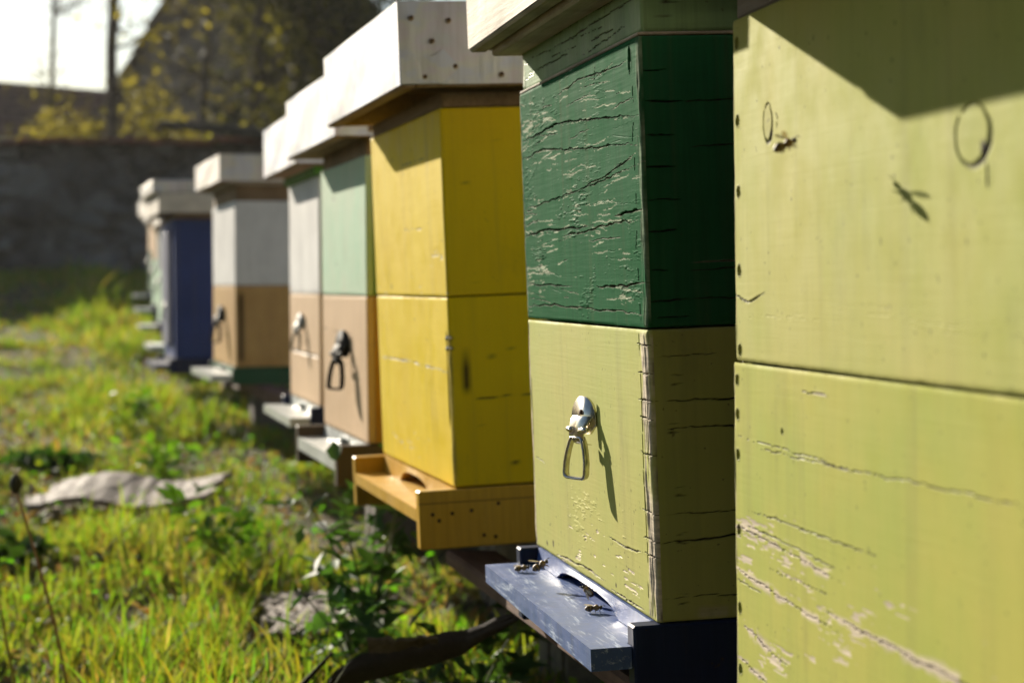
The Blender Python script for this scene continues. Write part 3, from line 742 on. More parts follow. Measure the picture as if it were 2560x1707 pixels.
# side boards painted another colour
for z0, z1, m in ((-.0145, .2145, MGREEN), (-.2585, -.0175, ORANGE)):
    mb = MB(); mb.box(.012, .5, -.0045, -.0015, Zl(z0), Zl(z1), 0, .0008); mb.build('side_paint_or_shade_board', m, h)
mb = MB(); mb.box(.004, .49, .004, W - .004, 0, .030, 0, .002); mb.build('inner_cover', RIMW, h, False, (0, 0, Zl(.2155)))
lid_box(h, -.054, .56, -.03, W + .08, Zl(.245), Zl(.352), STEEL, nails=[(.06, .012, .0035)])
floor_board(h, W, .5, Zl(-.2600), Zl(-.330), Zl(-.2820), .0535, .053, .022, PALE, DBROWN, m_block=PALE, arch_c=.45, arch_w=.12)
handle(h, .20, Zl(-.105), IRON, IRON, 1.15)

# ---- fifth : white over peach, close behind
W = 0.50
h = hive('narrowly visible beehive, white box over peach box with a small silver handle', (-.391, 4.06), 13.2, W, .5, R(-.4))
body(h, W, .5, -.0150, .2250, WHITE, [], [], 51, nu=30, nv=30, nus=12)
body(h, W, .5, -.2450, -.0170, PEACH, [('crack', [(0, -.145), (.5, -.145)], .003, .003, 0)], [], 52, nu=60, nv=60, nus=12)
for z0, z1, m in ((-.0145, .2245, GREYW), (-.2445, -.0175, DBROWN)):
    mb = MB(); mb.box(.012, .5, -.0045, -.0015, Zl(z0), Zl(z1), 0, .0008); mb.build('side_paint_or_shade_board', m, h)
mb = MB(); mb.box(-.012, .49, -.02, W - .004, 0, .018, 0, .002); mb.build('inner_cover', MGREEN, h, False, (0, 0, Zl(.2255)))
lid_box(h, -.050, .56, -.03, W + .06, Zl(.249), Zl(.355), STEEL, nails=[(.06, .012, .0035)])
floor_board(h, W, .5, Zl(-.2460), Zl(-.305), Zl(-.268), .02, .062, .018, PALE, NAVYS, m_block=PALE, arch_w=.12)
handle(h, .25, Zl(-.080), DULL, DULL, .9)

# ---- sixth : white over tan brown
W = 0.55
h = hive('beehive with a white box over a tan brown box on a bottle green floor', (-.763, 5.50), 14.9, W, .5, R(-.2))
body(h, W, .5, .0030, .2350, WHITE, [], [], 61, nu=30, nv=30, nus=30)
body(h, W, .5, -.2230, .0010, BROWN, [('crack', [(.012, -.22), (.012, 0)], .002, .002, 0)], [('crack', [(.012, -.22), (.012, 0)], .002, .002, 0)], 62, nu=40, nv=40, nus=40)
mb = MB(); mb.box(.003, .49, .003, W - .003, 0, .044, 0, .002); mb.build('inner_cover', RIMW, h, False, (0, 0, Zl(.2360)))
mb = MB(); mb.box(-.02, .52, -.02, W + .02, 0, .008, 0, .002); mb.build('cover_board', GREYW, h, False, (0, 0, Zl(.2790)))
lid_box(h, -.045, .46, -.03, W + .06, Zl(.2880), Zl(.362), STEEL2)
floor_board(h, W, .5, Zl(-.2240), Zl(-.272), Zl(-.244), .01, .068, .018, PALE, DGREEN, m_block=DGREEN, arch_w=.12)
handle(h, .27, Zl(-.085), IRON, IRON, 1.2)

# ---- seventh : dark blue with a weathered roof
W = 0.52
h = hive('dark blue beehive under a thick weathered whitish roof', (-1.15, 6.80), 14.0, W, .5, R(-.4))
body(h, W, .5, -.2470, .2280, BLUE, [('crack', [(.0, 0), (.5, 0)], .002, .002, 0)], [], 71, nu=30, nv=50, nus=30)
mb = MB(); mb.box(-.014, -.001, .10, W - .10, Zl(-.20), Zl(.19), 0, .003)
mb.build('lit_front_panel', paint('sunlit_blue_panel', (0.20, 0.21, 0.30), 0.5), h)  # added panel, its paler blue paints the sunlit part of the front
mb = MB(); mb.box(.003, .49, .003, W - .003, 0, .018, 0, .002); mb.build('inner_cover', RIMW, h, False, (0, 0, Zl(.2290)))
lid_box(h, -.055, .56, -.06, W + .05, Zl(.2480), Zl(.315), CREAMW)
mb = MB(); mb.box(-.075, .58, -.05, W + .07, Zl(.3165), Zl(.358), 0, .004, jit=.003); mb.build('roof_cap', STEEL2, h)
floor_board(h, W, .5, Zl(-.2480), Zl(-.300), Zl(-.268), .02, .07, .018, NAVYS, NAVYS, arch_w=.12)
handle(h, .25, Zl(-.06), DULL, DULL, .9)

# ---- the far hives, seen as slivers along the row
far = [('farther beehive with tan front beside the dark blue one', (-1.345, 7.95), 13.0, .03, BROWN, DGREEN),
       ('distant beehive with pale green front, third from the row end', (-1.615, 9.2), 12.5, .085, PALE, MINT),
       ('distant beehive with peach front, second from the row end', (-1.875, 10.5), 12.5, .15, PEACH, MINT),
       ('smallest beehive at the far end of the row', (-2.17, 12.0), 12.5, .22, PEACH, DGREEN)]
for i, (lab, nr, yw, dh, m1, m2_) in enumerate(far):
    W = 0.50
    h = hive(lab, nr, yw, W, .5, 0, dh)
    body(h, W, .5, -.005, .2150, m1, [], [], 81 + i, nu=12, nv=12, nus=8)
    body(h, W, .5, -.2470, -.007, m2_, [], [], 91 + i, nu=12, nv=12, nus=8)
    lid_box(h, -.06, .56, -.05, W + .05, Zl(.2180), Zl(.300), STEEL2 if i % 2 else CREAMW)
    floor_board(h, W, .5, Zl(-.2480), Zl(-.300), Zl(-.268), .02, .10, .018, PALE, NAVYS, m_block=PALE, arch_w=.12)
    handle(h, .25, Zl(-.06), DULL, DULL, .9)

# ------------------------------------------------------------------ stand : beams and blocks
def along(p, yaw, t, q=0):   # point t metres along the row from p, q metres to the right
    a = R(yaw); return (p[0] - math.sin(a) * t + math.cos(a) * q, p[1] + math.cos(a) * t + math.sin(a) * q)
def beam(label, p0, p1, z0, z1, wd, mat, rot=0):
    L = math.dist(p0, p1); a = math.atan2(-(p1[0] - p0[0]), p1[1] - p0[1])
    mb = MB(); n = 16
    mb.box(0, wd, 0, L, 0, z1 - z0, 0, .004, jit=.002)
    o = mb.build('stand_beam', mat, None, False, (p0[0], p0[1], z0), (0, 0, a))
    return tag(o, label, 'beam', 'beams carrying the hives')
Q = along((.1035, 1.62), 11.0, -.04, .032); Q2 = along((.1035, 1.62), 11.9, 1.05, .025)
beam('reddish brown front beam under the green and yellow hives', Q, Q2, .6 - .372, .6 - .3165 - .0355 + .0, .07, BEAMW)
Q = along((.1035, 1.62), 11.0, -.04, .36); Q2 = along((.1035, 1.62), 11.9, 1.6, .36)
beam('rear beam under the green and yellow hives, lost in shade', Q, Q2, .6 - .372, .6 - .352, .07, BEAMW)
Q = along((-.2365, 3.28), 13.5, -1.0, .22); Q2 = along((-.2365, 3.28), 13.5, 1.45, .22)
beam('front beam under the mint and white hives', Q, Q2, .6 - .375, .6 - .331, .06, BEAMW)
Q = along((-.763, 5.5), 14.5, -.1, .2); Q2 = along((-.763, 5.5), 14.5, 2.1, .2)
beam('front beam under the white and dark blue hives', Q, Q2, .6 - .375, .6 - .331, .06, BEAMW)
CONC = flat_mat('grey_concrete', (0.14, 0.12, 0.10), 0.9, 0, 0.3, 60, 0.7, 0.004)
def block(label, x, y, zt):
    g = ghs(x, y) - .03; x += .16; mb = MB(); mb.box(0, .20, -.10, .10, 0, zt - g, 0, .008, jit=.003)
    for k in (-1, 1): mb.box(-.004, .001, k * .045 - .03, k * .045 + .03, .04, (zt - g) * .8, 0, .002)
    o = mb.build('support_block', CONC, None, False, (x, y, g), (0, 0, R(12)))
    tag(o, label, 'block', 'blocks holding up the hive stand')
block('concrete block under the dark end of the beam below the green hive', .14, 2.02, .6 - .3725)
block('concrete block in the shade below the yellow hive', -.10, 2.95, .6 - .3725)
block('concrete block below the mint hive', -.20, 3.6, .6 - .3755)
block('concrete block below the white hive behind the mint one', -.47, 4.4, .6 - .3755)
block('concrete block below the white and tan hive', -.77, 5.75, .6 - .3755)
block('concrete block below the dark blue hive', -1.08, 7.05, .6 - .3755)
for i, (lab, nr, yw, dh, m1, m2_) in enumerate(far):
    x, y = along(nr, yw, .25, .05); block(['concrete block below the tan fronted farther hive', 'concrete block below the pale green distant hive', 'concrete block below the peach distant hive', 'concrete block below the last hive of the row'][i], x, y, ZB + dh - .0005)

Q = along((.1035, 1.62), 11.0, -.80, .02); Q2 = along((.1035, 1.62), 11.0, -.16, .02)
beam('short front beam under the lime hive nearest the camera', Q, Q2, .6 - .43, .6 - .378, .07, BEAMW)
block('concrete block below the lime hive nearest the camera', .20, 1.30, .6 - .4305)
# ------------------------------------------------------------------ bees
def bee_mat():
    s = NT('bee_body'); tc = s.n('ShaderNodeTexCoord'); sp = s.n('ShaderNodeSeparateXYZ'); s.l(tc.outputs['Object'], sp.inputs[0])
    st = s.math('SINE', s.math('MULTIPLY', sp.outputs[0], 2600.0))
    ab = s.math('LESS_THAN', sp.outputs[0], -0.0012)
    stripe = s.math('MULTIPLY', ab, s.math('GREATER_THAN', st, -0.1))
    c = s.mix(stripe, (0.26, 0.14, 0.04), (0.035, 0.018, 0.008))
    hd = s.math('GREATER_THAN', sp.outputs[0], 0.0038); c = s.mix(hd, c, (0.03, 0.02, 0.012))
    nz = s.noise(tc.outputs['Object'], 1500, 3, 0.7); c = s.mix(s.ramp(nz, [(0.45, 0.0), (0.7, 0.6)]), c, (0.45, 0.30, 0.13))
    s.bsdf(c, 0.5, 0, s.bump(nz, 0.9, 0.0004), 0.5); return s.m
BEEM = bee_mat()
def wing_mat():
    s = NT('bee_wing'); d = s.n('ShaderNodeBsdfPrincipled'); d.inputs['Base Color'].default_value = (.75, .62, .42, 1); d.inputs['Roughness'].default_value = .25
    t = s.n('ShaderNodeBsdfTransparent'); m = s.n('ShaderNodeMixShader'); m.inputs[0].default_value = .55
    s.l(t.outputs[0], m.inputs[1]); s.l(d.outputs[0], m.inputs[2]); s.l(m.outputs[0], s.out.inputs[0]); return s.m
WINGM = wing_mat()
def bee(label, loc, fwd, up, spread=0.2, s=1.0, flying=False):
    x = Vector(fwd).normalized(); z = (Vector(up) - x * Vector(up).dot(x)).normalized(); y = z.cross(x)
    M = Matrix((x, y, z)).transposed()
    r = empty('honey_bee', loc, M.to_euler(), label=label, cat='bee', group='honey bees'); s = s * 1.18; r.scale = (s, s, s)
    mb = MB()
    prof = [(-.0075, .0003), (-.0068, .0011), (-.0055, .0019), (-.0040, .0022), (-.0025, .0020), (-.0013, .0011), (-.0009, .0007), (-.0003, .0013), (.0010, .0021), (.0023, .0020), (.0033, .0011), (.0037, .0008), (.0042, .0013), (.0052, .0014), (.0058, .0008), (.0061, .0002)]
    sag = lambda px: -.0009 * max(0, (-px - .001) / .006) ** 1.5
    mb.tube([(px, 0, .0035 + sag(px)) for px, _ in prof], [a * 1.2 for _, a in prof], 14)
    for sy in (-1, 1):
        mb.tube([(.0055, sy * .0004, .0042), (.0068, sy * .0012, .0050), (.0082, sy * .0018, .0044)], .00016, 5)
        mb.tube([(.0048, sy * .0008, .0038), (.0050, sy * .0015, .0038)], [.0009, .0003], 6)
        for k, (bx, ex) in enumerate(((.0018, .0045), (.0008, .0005), (-.0004, -.0040))):
            dz = 0.0008 if flying else 0
            mb.tube([(bx, sy * .0012, .0024), ((bx + ex) / 2, sy * (.0034 if not flying else .0022), .0030 - dz * 2), (ex, sy * (.0045 if not flying else .0024), .0004 - dz)], [.0004, .00032, .0002], 5)
    mb.build('bee_body', BEEM, r, True)
    for sy in (-1, 1):
        m = MB(); a = sy * spread; 
        ol = [(0, 0), (-.0025, .0010), (-.0060, .0017), (-.0088, .0013), (-.0092, .0002), (-.0080, -.0009), (-.0045, -.0012), (-.0015, -.0006)]
        vs = [(px, sy * (py + .0008), .0052 + (-px) * (.10 if not flying else .55)) for px, py in ol]
        ca, sa = math.cos(-a), math.sin(-a)
        vs = [(vx * ca - vy * sa + .0008, vx * sa + vy * ca, vz) for vx, vy, vz in vs]
        m.add(vs + [(a_, b_, c_ + .00004) for a_, b_, c_ in vs], [tuple(range(8)), tuple(range(8, 16))[::-1]] + [(i, (i + 1) % 8, 8 + (i + 1) % 8, 8 + i) for i in range(8)])
        m.build('wing', WINGM, r)
bt = .6 - .2930
bee('honey bee at the far edge of the navy landing board', (.0115, 2.045, bt - .0008), (1, -.15, .12), (0, -.1, 1), .15, 1.0)
bee('honey bee with raised wings hovering above the board by the hive wall', (.0305, 1.945, .6 - .2765), (1, .1, .55), (-.3, 0, 1), .5, 1.12, True)
bee('honey bee clinging to the strip at the right end of the entrance gap', (.0725, 1.836, .6 - .281), (-.55, .65, .5), (-1, 0, .35), .2, .95)
bee('honey bee standing on the board in front of the entrance gap', (.0745, 1.785, bt), (1, -.05, .05), (0, -.05, 1), .12, 1.0)
bee('honey bee on the front edge of the landing board', (.0245, 1.897, .6 - .3055), (-.1, .55, .85), (-1, -.2, .1), .35, 1.0)
bee('honey bee in flight before the lime hive, throwing a shadow on it', (.1700, 1.226, .6 + .0835), (1, .1, .42), (-.3, 0, 1), 1.2, 1.0, True)

# ------------------------------------------------------------------ vegetation
LEAF = leafmat('green_blades', base=(.1, .2, .02), trans=0.55, rough=0.45, tgain=(1.35, 1.5, .5))
def mesh_np(name, V, F, tint, mat, smooth=False):
    """V (n,3), F list of index arrays (k,3|4), tint (n,3) -> mesh with a 'tint' colour attribute"""
    me = bpy.data.meshes.new(name); nv = len(V)
    me.vertices.add(nv); me.vertices.foreach_set('co', V.astype('f').ravel())
    loops = np.concatenate([f.ravel() for f in F]); tot = np.concatenate([np.full(len(f), f.shape[1]) for f in F])
    me.loops.add(len(loops)); me.loops.foreach_set('vertex_index', loops.astype('i'))
    me.polygons.add(len(tot)); st = np.concatenate([[0], np.cumsum(tot)[:-1]])
    me.polygons.foreach_set('loop_start', st.astype('i'))
    try: me.polygons.foreach_set('loop_total', tot.astype('i'))
    except Exception: pass
    if tint is not None:
        a = me.attributes.new('tint', 'FLOAT_COLOR', 'POINT'); a.data.foreach_set('color', np.concatenate([tint, np.ones((nv, 1))], 1).astype('f').ravel())
    if smooth: me.polygons.foreach_set('use_smooth', np.ones(len(tot), bool))
    me.materials.append(mat); me.update(calc_edges=True); me.validate()
    return me

def blades(n, X, Y, Z, H, Wd, rng, curve=.6, col=None):
    """grass blades: 3 segments, tapering, bent"""
    an = rng.uniform(0, 2 * np.pi, n); ln = rng.uniform(.05, curve, n) * H
    dx, dy = np.cos(an), np.sin(an)
    fa = an + rng.normal(0, .6, n) + np.pi / 2; sx, sy = np.cos(fa), np.sin(fa)
    V = np.zeros((n, 7, 3))
    for k, (t, wk) in enumerate(((0, .8), (.38, 1.0), (.74, .68))):
        cx = X + dx * ln * t ** 2; cy = Y + dy * ln * t ** 2; cz = Z + H * t * (1 - .15 * t * curve)
        V[:, 2 * k] = np.stack([cx - sx * Wd * wk / 2, cy - sy * Wd * wk / 2, cz], 1)
        V[:, 2 * k + 1] = np.stack([cx + sx * Wd * wk / 2, cy + sy * Wd * wk / 2, cz], 1)
    V[:, 6] = np.stack([X + dx * ln, Y + dy * ln, Z + H * (1 - .15 * curve)], 1)
    B = np.arange(n)[:, None] * 7
    Fq = np.concatenate([B + np.array([0, 1, 3, 2]), B + np.array([2, 3, 5, 4])]); Ft = B + np.array([4, 5, 6])
    T = np.repeat(col[:, None, :], 7, 1).copy()
    T[:, :2] *= .8
    return V.reshape(-1, 3), Fq, Ft, T.reshape(-1, 3)

def rowx(y): return .1035 - .2385 * (y - 1.62)      # front line of the hive row
BOARDS = [(-.95, 4.70, .30, .30), (-.33, 3.36, .12, .26)]   # x, y, rx, ry kept nearly bare
def grass():
    rng = np.random.RandomState(3); parts = []
    def patch(n, y0, y1, xl, xr, p=1.0, hs=1.0, ws=1.0, dead=.42):
        t = rng.rand(n) ** p; Y = y0 + (y1 - y0) * t
        X = xl(Y) + (xr(Y) - xl(Y)) * rng.rand(n)
        m = fbm(X * 2.2 + 40, Y * 2.2 + 40, 61, 3); m2 = fbm(X * 9 + 40, Y * 9 + 40, 62, 2)
        keep = (m * .6 + m2 * .4) > rng.uniform(.41, .66, n)
        for bx, by, rx, ry in BOARDS: keep &= ~((np.abs(X - bx) < rx) & (np.abs(Y - by) < ry) & (rng.rand(n) < .975))
        X, Y, m, m2 = X[keep], Y[keep], m[keep], m2[keep]; k = len(X)
        near = np.exp(-((X - rowx(Y) + .12) / .22) ** 2)
        H = rng.uniform(.016, .047, k) * (.4 + .9 * m + .6 * m2) * hs * (1 + 1.1 * near) * np.where(rng.rand(k) < .06, 1.7, 1)
        Wd = rng.uniform(.0022, .0052, k) * ws
        g = np.stack([rng.uniform(.10, .23, k), rng.uniform(.15, .25, k), rng.uniform(.018, .042, k)], 1)
        g *= (.7 + .6 * m)[:, None]
        d = rng.rand(k) < dead * (1.5 - m); g[d] = np.stack([rng.uniform(.25, .42, d.sum()), rng.uniform(.19, .32, d.sum()), rng.uniform(.08, .16, d.sum())], 1)
        H[d] *= .7
        parts.append(blades(k, X, Y, gh(X, Y) - .006, H, Wd, rng, .8, g))
    L = lambda a: (lambda y: -.262 * y - a)
    patch(52000, 2.2, 5.6, L(.25), lambda y: rowx(y) + .55, 1.0)
    patch(45000, 5.4, 10.5, L(.4), lambda y: rowx(y) + .5, 1.0, 1.15, 1.5)
    patch(34000, 10, 17, L(.8), lambda y: rowx(y) + 1.5, 1.0, 1.5, 2.6)
    patch(9000, .8, 9, lambda y: rowx(y) + .5, lambda y: rowx(y) + 3.2, 1, 1.3, 1.6)
    V = []; Q = []; T3 = []; C = []; o = 0
    for v, q, t, c in parts: V.append(v); Q.append(q + o); T3.append(t + o); C.append(c); o += len(v)
    tag(obj('grass', mesh_np('grass', np.concatenate(V), [np.concatenate(Q), np.concatenate(T3)], np.concatenate(C), LEAF)), kind='stuff', label='backlit spring grass in patches over dry litter', cat='grass')
grass()

def leaf_cloud(P, N, size, rng, col, aspect=.55):
    """pointed leaves (4-gon pairs, folded) at P with normals N"""
    n = len(P); a = rng.normal(size=(n, 3)); a -= N * (a * N).sum(1, keepdims=True); a /= np.linalg.norm(a, axis=1, keepdims=True)
    b = np.cross(N, a); s = size[:, None]
    V = np.zeros((n, 6, 3)); V[:, 0] = P; V[:, 1] = P + a * s * .45 + b * s * aspect * .5 + N * s * .10; V[:, 2] = P + a * s; V[:, 3] = P + a * s * .45 - b * s * aspect * .5 + N * s * .10
    V[:, 4] = P + a * s * .12 + b * s * aspect * .3 + N * s * .05; V[:, 5] = P + a * s * .12 - b * s * aspect * .3 + N * s * .05
    B = np.arange(n)[:, None] * 6
    F = np.concatenate([B + np.array([0, 4, 1, 2]), B + np.array([0, 2, 3, 5])])
    return V.reshape(-1, 3), F, np.repeat(col, 6, 0)
def unit(v): return v / np.linalg.norm(v, axis=1, keepdims=True)

def litter():
    rng = np.random.RandomState(8); n = 9000
    Y = 2.3 + 8 * rng.rand(n) ** 1.6; X = (-.262 * Y - .3) + (rowx(Y) + .5 + .262 * Y + .3) * rng.rand(n)
    P = np.stack([X, Y, gh(X, Y) + rng.uniform(.002, .02, n)], 1)
    N = unit(np.stack([rng.normal(0, .5, n), rng.normal(0, .5, n), np.ones(n)], 1))
    c = np.stack([rng.uniform(.10, .24, n), rng.uniform(.075, .17, n), rng.uniform(.04, .10, n)], 1)
    a = leaf_cloud(P, N, rng.uniform(.012, .04, n), rng, c, .5)
    n = 6500; Y = 2.3 + 9 * rng.rand(n) ** 1.5; X = (-.262 * Y - .3) + (rowx(Y) + .3 + .262 * Y + .3) * rng.rand(n)
    k = fbm(X * 2 + 9, Y * 2 + 9, 77, 3) > .47; X, Y = X[k], Y[k]; n = len(X)
    P = np.stack([X, Y, gh(X, Y) + rng.uniform(.01, .05, n)], 1); N = unit(np.stack([rng.normal(0, .5, n), rng.normal(0, .5, n), np.ones(n)], 1))
    c = np.stack([rng.uniform(.08, .20, n), rng.uniform(.18, .30, n), rng.uniform(.01, .03, n)], 1)
    b = leaf_cloud(P, N, rng.uniform(.010, .022, n), rng, c, .8)
    tag(obj('ground_litter', mesh_np('ground_litter', np.concatenate([a[0], b[0]]), [a[1], b[1] + len(a[0])], np.concatenate([a[2], b[2]]), LEAF)), kind='stuff', label='dead leaves and low clover scattered between the grass', cat='litter')
litter()

WEEDL = leafmat('weed_leaves', trans=0.35, rough=0.35, tgain=(1.3, 1.4, .5))
STEM = flat_mat('green_stem', (0.10, 0.14, 0.03), 0.6)
def weed(label, x, y, hgt, spread, nl, size, seed, col=(.05, .11, .03), aspect=.42, group=None):
    rng = np.random.RandomState(seed); g = ghs(x, y); root = empty('weed', (x, y, g), label=label, cat='plant', group=group or 'leafy weeds by the hives')
    mb = MB(); P = []; N = []
    for i in range(7):
        an = rng.uniform(0, 6.28); ln = rng.uniform(.3, 1) * spread; hh = hgt * rng.uniform(.5, 1)
        pts = [(math.cos(an) * ln * t ** 1.6, math.sin(an) * ln * t ** 1.6, hh * t) for t in np.linspace(0, 1, 6)]
        mb.tube(pts, [.0035 * (1 - .7 * t) for t in np.linspace(0, 1, 6)], 5)
        for j in range(nl // 7):
            t = rng.uniform(.2, 1); k = t * 5; q = np.array(pts[int(min(4, k))]) * (1 - k % 1) + np.array(pts[int(min(4, k)) + 1]) * (k % 1)
            P.append(q + rng.normal(0, .012, 3)); N.append([rng.normal(0, .6), rng.normal(0, .6), 1])
    mb.build('stem', STEM, root)
    P = np.array(P); N = unit(np.array(N)); n = len(P)
    c = np.array(col)[None] * rng.uniform(.6, 1.7, (n, 1)) * np.array([1, 1, 1])
    v, f, c = leaf_cloud(P, N, rng.uniform(.6, 1.3, n) * size, rng, c, aspect)
    o = obj('foliage', mesh_np('foliage', v, [f], c, WEEDL), root)
    return root
weed('dark leafy weed under the front corner of the yellow hive floor', -.225, 3.12, .33, .14, 170, .050, 1)
weed('weed with broad pale lit leaves left of the beam end', -.235, 2.98, .20, .12, 80, .050, 2, (.06, .13, .035))
weed('dark weed in the shade under the beam below the green hive', -.05, 2.75, .15, .16, 80, .05, 3, (.035, .07, .02))
weed('green weed tuft just left of the mint hive landing board', -.58, 3.95, .16, .14, 90, .05, 4, (.08, .17, .02))
weed('bright weed tuft in front of the green hive floor far off', -.93, 5.35, .15, .14, 80, .05, 5, (.12, .24, .02))
weed('weed growing at the foot of the dark blue hive', -1.25, 6.5, .14, .16, 80, .05, 6, (.10, .20, .02))
weed('low dark rosette left of the curved weathered board', -1.30, 5.55, .06, .20, 120, .06, 7, (.03, .07, .015), .6)
weed('low dark rosette at the left edge below the curved board', -1.06, 4.05, .06, .16, 120, .055, 8, (.03, .06, .015), .6)

# dandelion stalks
def stalk(label, x0, y, zt, x1, head, seed):
    g = ghs(x0, y); r_ = empty('dandelion_stalk', (x0, y, g), label=label, cat='plant', group='dry flower stalks at the left edge')
    dx = x1 - x0; H = zt - g; mb = MB(); ts = np.linspace(0, 1, 9)
    mb.tube([(dx * t ** 1.3, 0.02 * t, H * t) for t in ts], [.0028 - .0008 * t for t in ts], 7)
    mb.build('stem', flat_mat('reddish_stem', (0.34, 0.17, 0.06), 0.6) if head else flat_mat('yellow_stem', (0.40, 0.34, 0.04), 0.6), r_, True)
    if head:
        mb = MB(); mb.tube([(dx, .02, H - .004), (dx, .02, H + .004), (dx, .02, H + .012), (dx, .02, H + .020), (dx, .02, H + .024)], [.004, .0085, .0095, .0065, .002], 10)
        hd = mb.build('seed_head', flat_mat('dark_seed_head', (0.04, 0.04, 0.02), 0.8), r_, True)
        mb = MB()
        for k in range(14):
            a = k * 2.4; mb.tube([(dx, .02, H + .02), (dx + .007 * math.cos(a), .02 + .007 * math.sin(a), H + .034)], .0007, 4)
        mb.build('tuft', flat_mat('pale_tuft', (0.6, 0.56, 0.5), 0.8), hd)
stalk('reddish dandelion stalk with a dark closed seed head at the left edge', -.66, 2.95, .6 - .305, -.742, True, 1)
stalk('short bare yellow stalk leaning at the left edge', -.685, 2.75, .6 - .45, -.715, False, 2)

# boards lying in the grass and the bark slab
def slab(name, label, cat, pts_fn, nu, nv, th, mat, mat_dark=None):
    U, V = np.meshgrid(np.linspace(0, 1, nu), np.linspace(0, 1, nv), indexing='ij')
    X, Y, Z = pts_fn(U, V); P = np.stack([X, Y, Z], -1).reshape(-1, 3); Pb = P - np.array([0, 0, th])
    I = np.arange(nu * nv).reshape(nu, nv); n = nu * nv
    F = [tuple(q) for q in np.stack([I[:-1, :-1], I[1:, :-1], I[1:, 1:], I[:-1, 1:]], -1).reshape(-1, 4)]
    F += [tuple(i + n for i in q[::-1]) for q in F]
    rim = list(I[:, 0]) + list(I[-1, 1:]) + list(I[-2::-1, -1]) + list(I[0, -2:0:-1])
    F += [(a, b, b + n, a + n) for a, b in zip(rim, rim[1:] + rim[:1])]
    mb = MB(); mb.add(np.concatenate([P, Pb]).tolist(), [tuple(int(i) for i in q) for q in F])
    c = P.mean(0); mb.v = [(a - c[0], b - c[1], d - c[2]) for a, b, d in mb.v]
    return tag(mb.build(name, mat, None, False, tuple(c)), label, cat)
def curved(U, V):
    x = -1.125 + U * .40 + V * .03 + (fbm(V * 6, V * 0, 5, 3) - .5) * .05 * (U * 2 - 1); y = 4.56 + V * .30 + (fbm(U * 6, U * 0, 3, 3) - .5) * .05
    z = ghs(-.95, 4.8) + .028 + .022 * np.sin(U * 4.2 + .3) ** 2 + .0012 * np.sin(U * 60 + V * 9 + 2 * np.sin(U * 9)) + V * .030 + (fbm(U * 30, V * 3, 8, 2) - .5) * .003
    return x, y, z
slab('weathered_board', 'curved weathered grey board lying in the grass on the left', 'board', curved, 60, 20, .014, PINKW)
def flatb(U, V):
    x = -.40 + U * .17 + V * -.05 + (fbm(V * 8, V * 0, 5, 3) - .5) * .04; y = 3.22 + V * .40 + U * .05
    z = gh(x, y) * .3 + .7 * ghs(-.32, 3.4) + .03 + (fbm(U * 30, V * 3, 18, 3) - .5) * .012
    return x, y, z
slab('pale_board', 'short pale flat board in the grass left of the bark strip', 'board', flatb, 40, 24, .02, PINKW)
def bark(U, V):
    # from the ground at lower left up to the beam at right
    x = np.interp(U, [0, .12, .35, .6, .8, 1], [-.245, -.205, -.130, -.064, -.028, .012]); y = np.interp(U, [0, 1], [2.62, 2.30])
    zc = np.interp(U, [0, .12, .35, .6, .8, 1], [.082, .105, .138, .168, .198, .226])
    w_ = np.interp(U, [0, .1, .3, .6, .85, 1], [.02, .042, .046, .032, .020, .008]); 
    return x + V * .01, y - V * .035 + .04 * (V - .5) ** 2 + (fbm(U * 4, V * 1, 4, 2) - .5) * .012, zc + (V - .5) * w_ + (fbm(U * 7, V * 1, 14, 2) - .5) * .008
slab('bark_strip', 'dark curled strip of bark leaning from the grass up to the beam', 'bark', bark, 70, 16, .006, DARKW)
def bark2(U, V):
    x = np.interp(U, [0, .5, 1], [-.182, -.14, -.09]); y = 2.48 - .1 * U - V * .02
    z = np.interp(U, [0, .5, 1], [.1495, .160, .176]) + (V - .5) * .022 * (1 - U * .6) + (fbm(U * 9, V * 3, 24, 2) - .5) * .008
    return x, y + .03, z
slab('bark_splinter', 'thin brown splinter of bark above the middle of the curled strip', 'bark', bark2, 30, 8, .004, raw_wood('brown_bark', (.06, .035, .02), (.13, .08, .05)))
mb = MB(); mb.tube([(-.34, 2.66, .0), (-.278, 2.65, .070), (-.240, 2.64, .112)], [.010, .008, .004], 8, flat=.5)
tag(mb.build('bark_fragment', DARKW, None, True), 'small pointed dark bark fragment at the lower left end of the bark strip', 'bark')

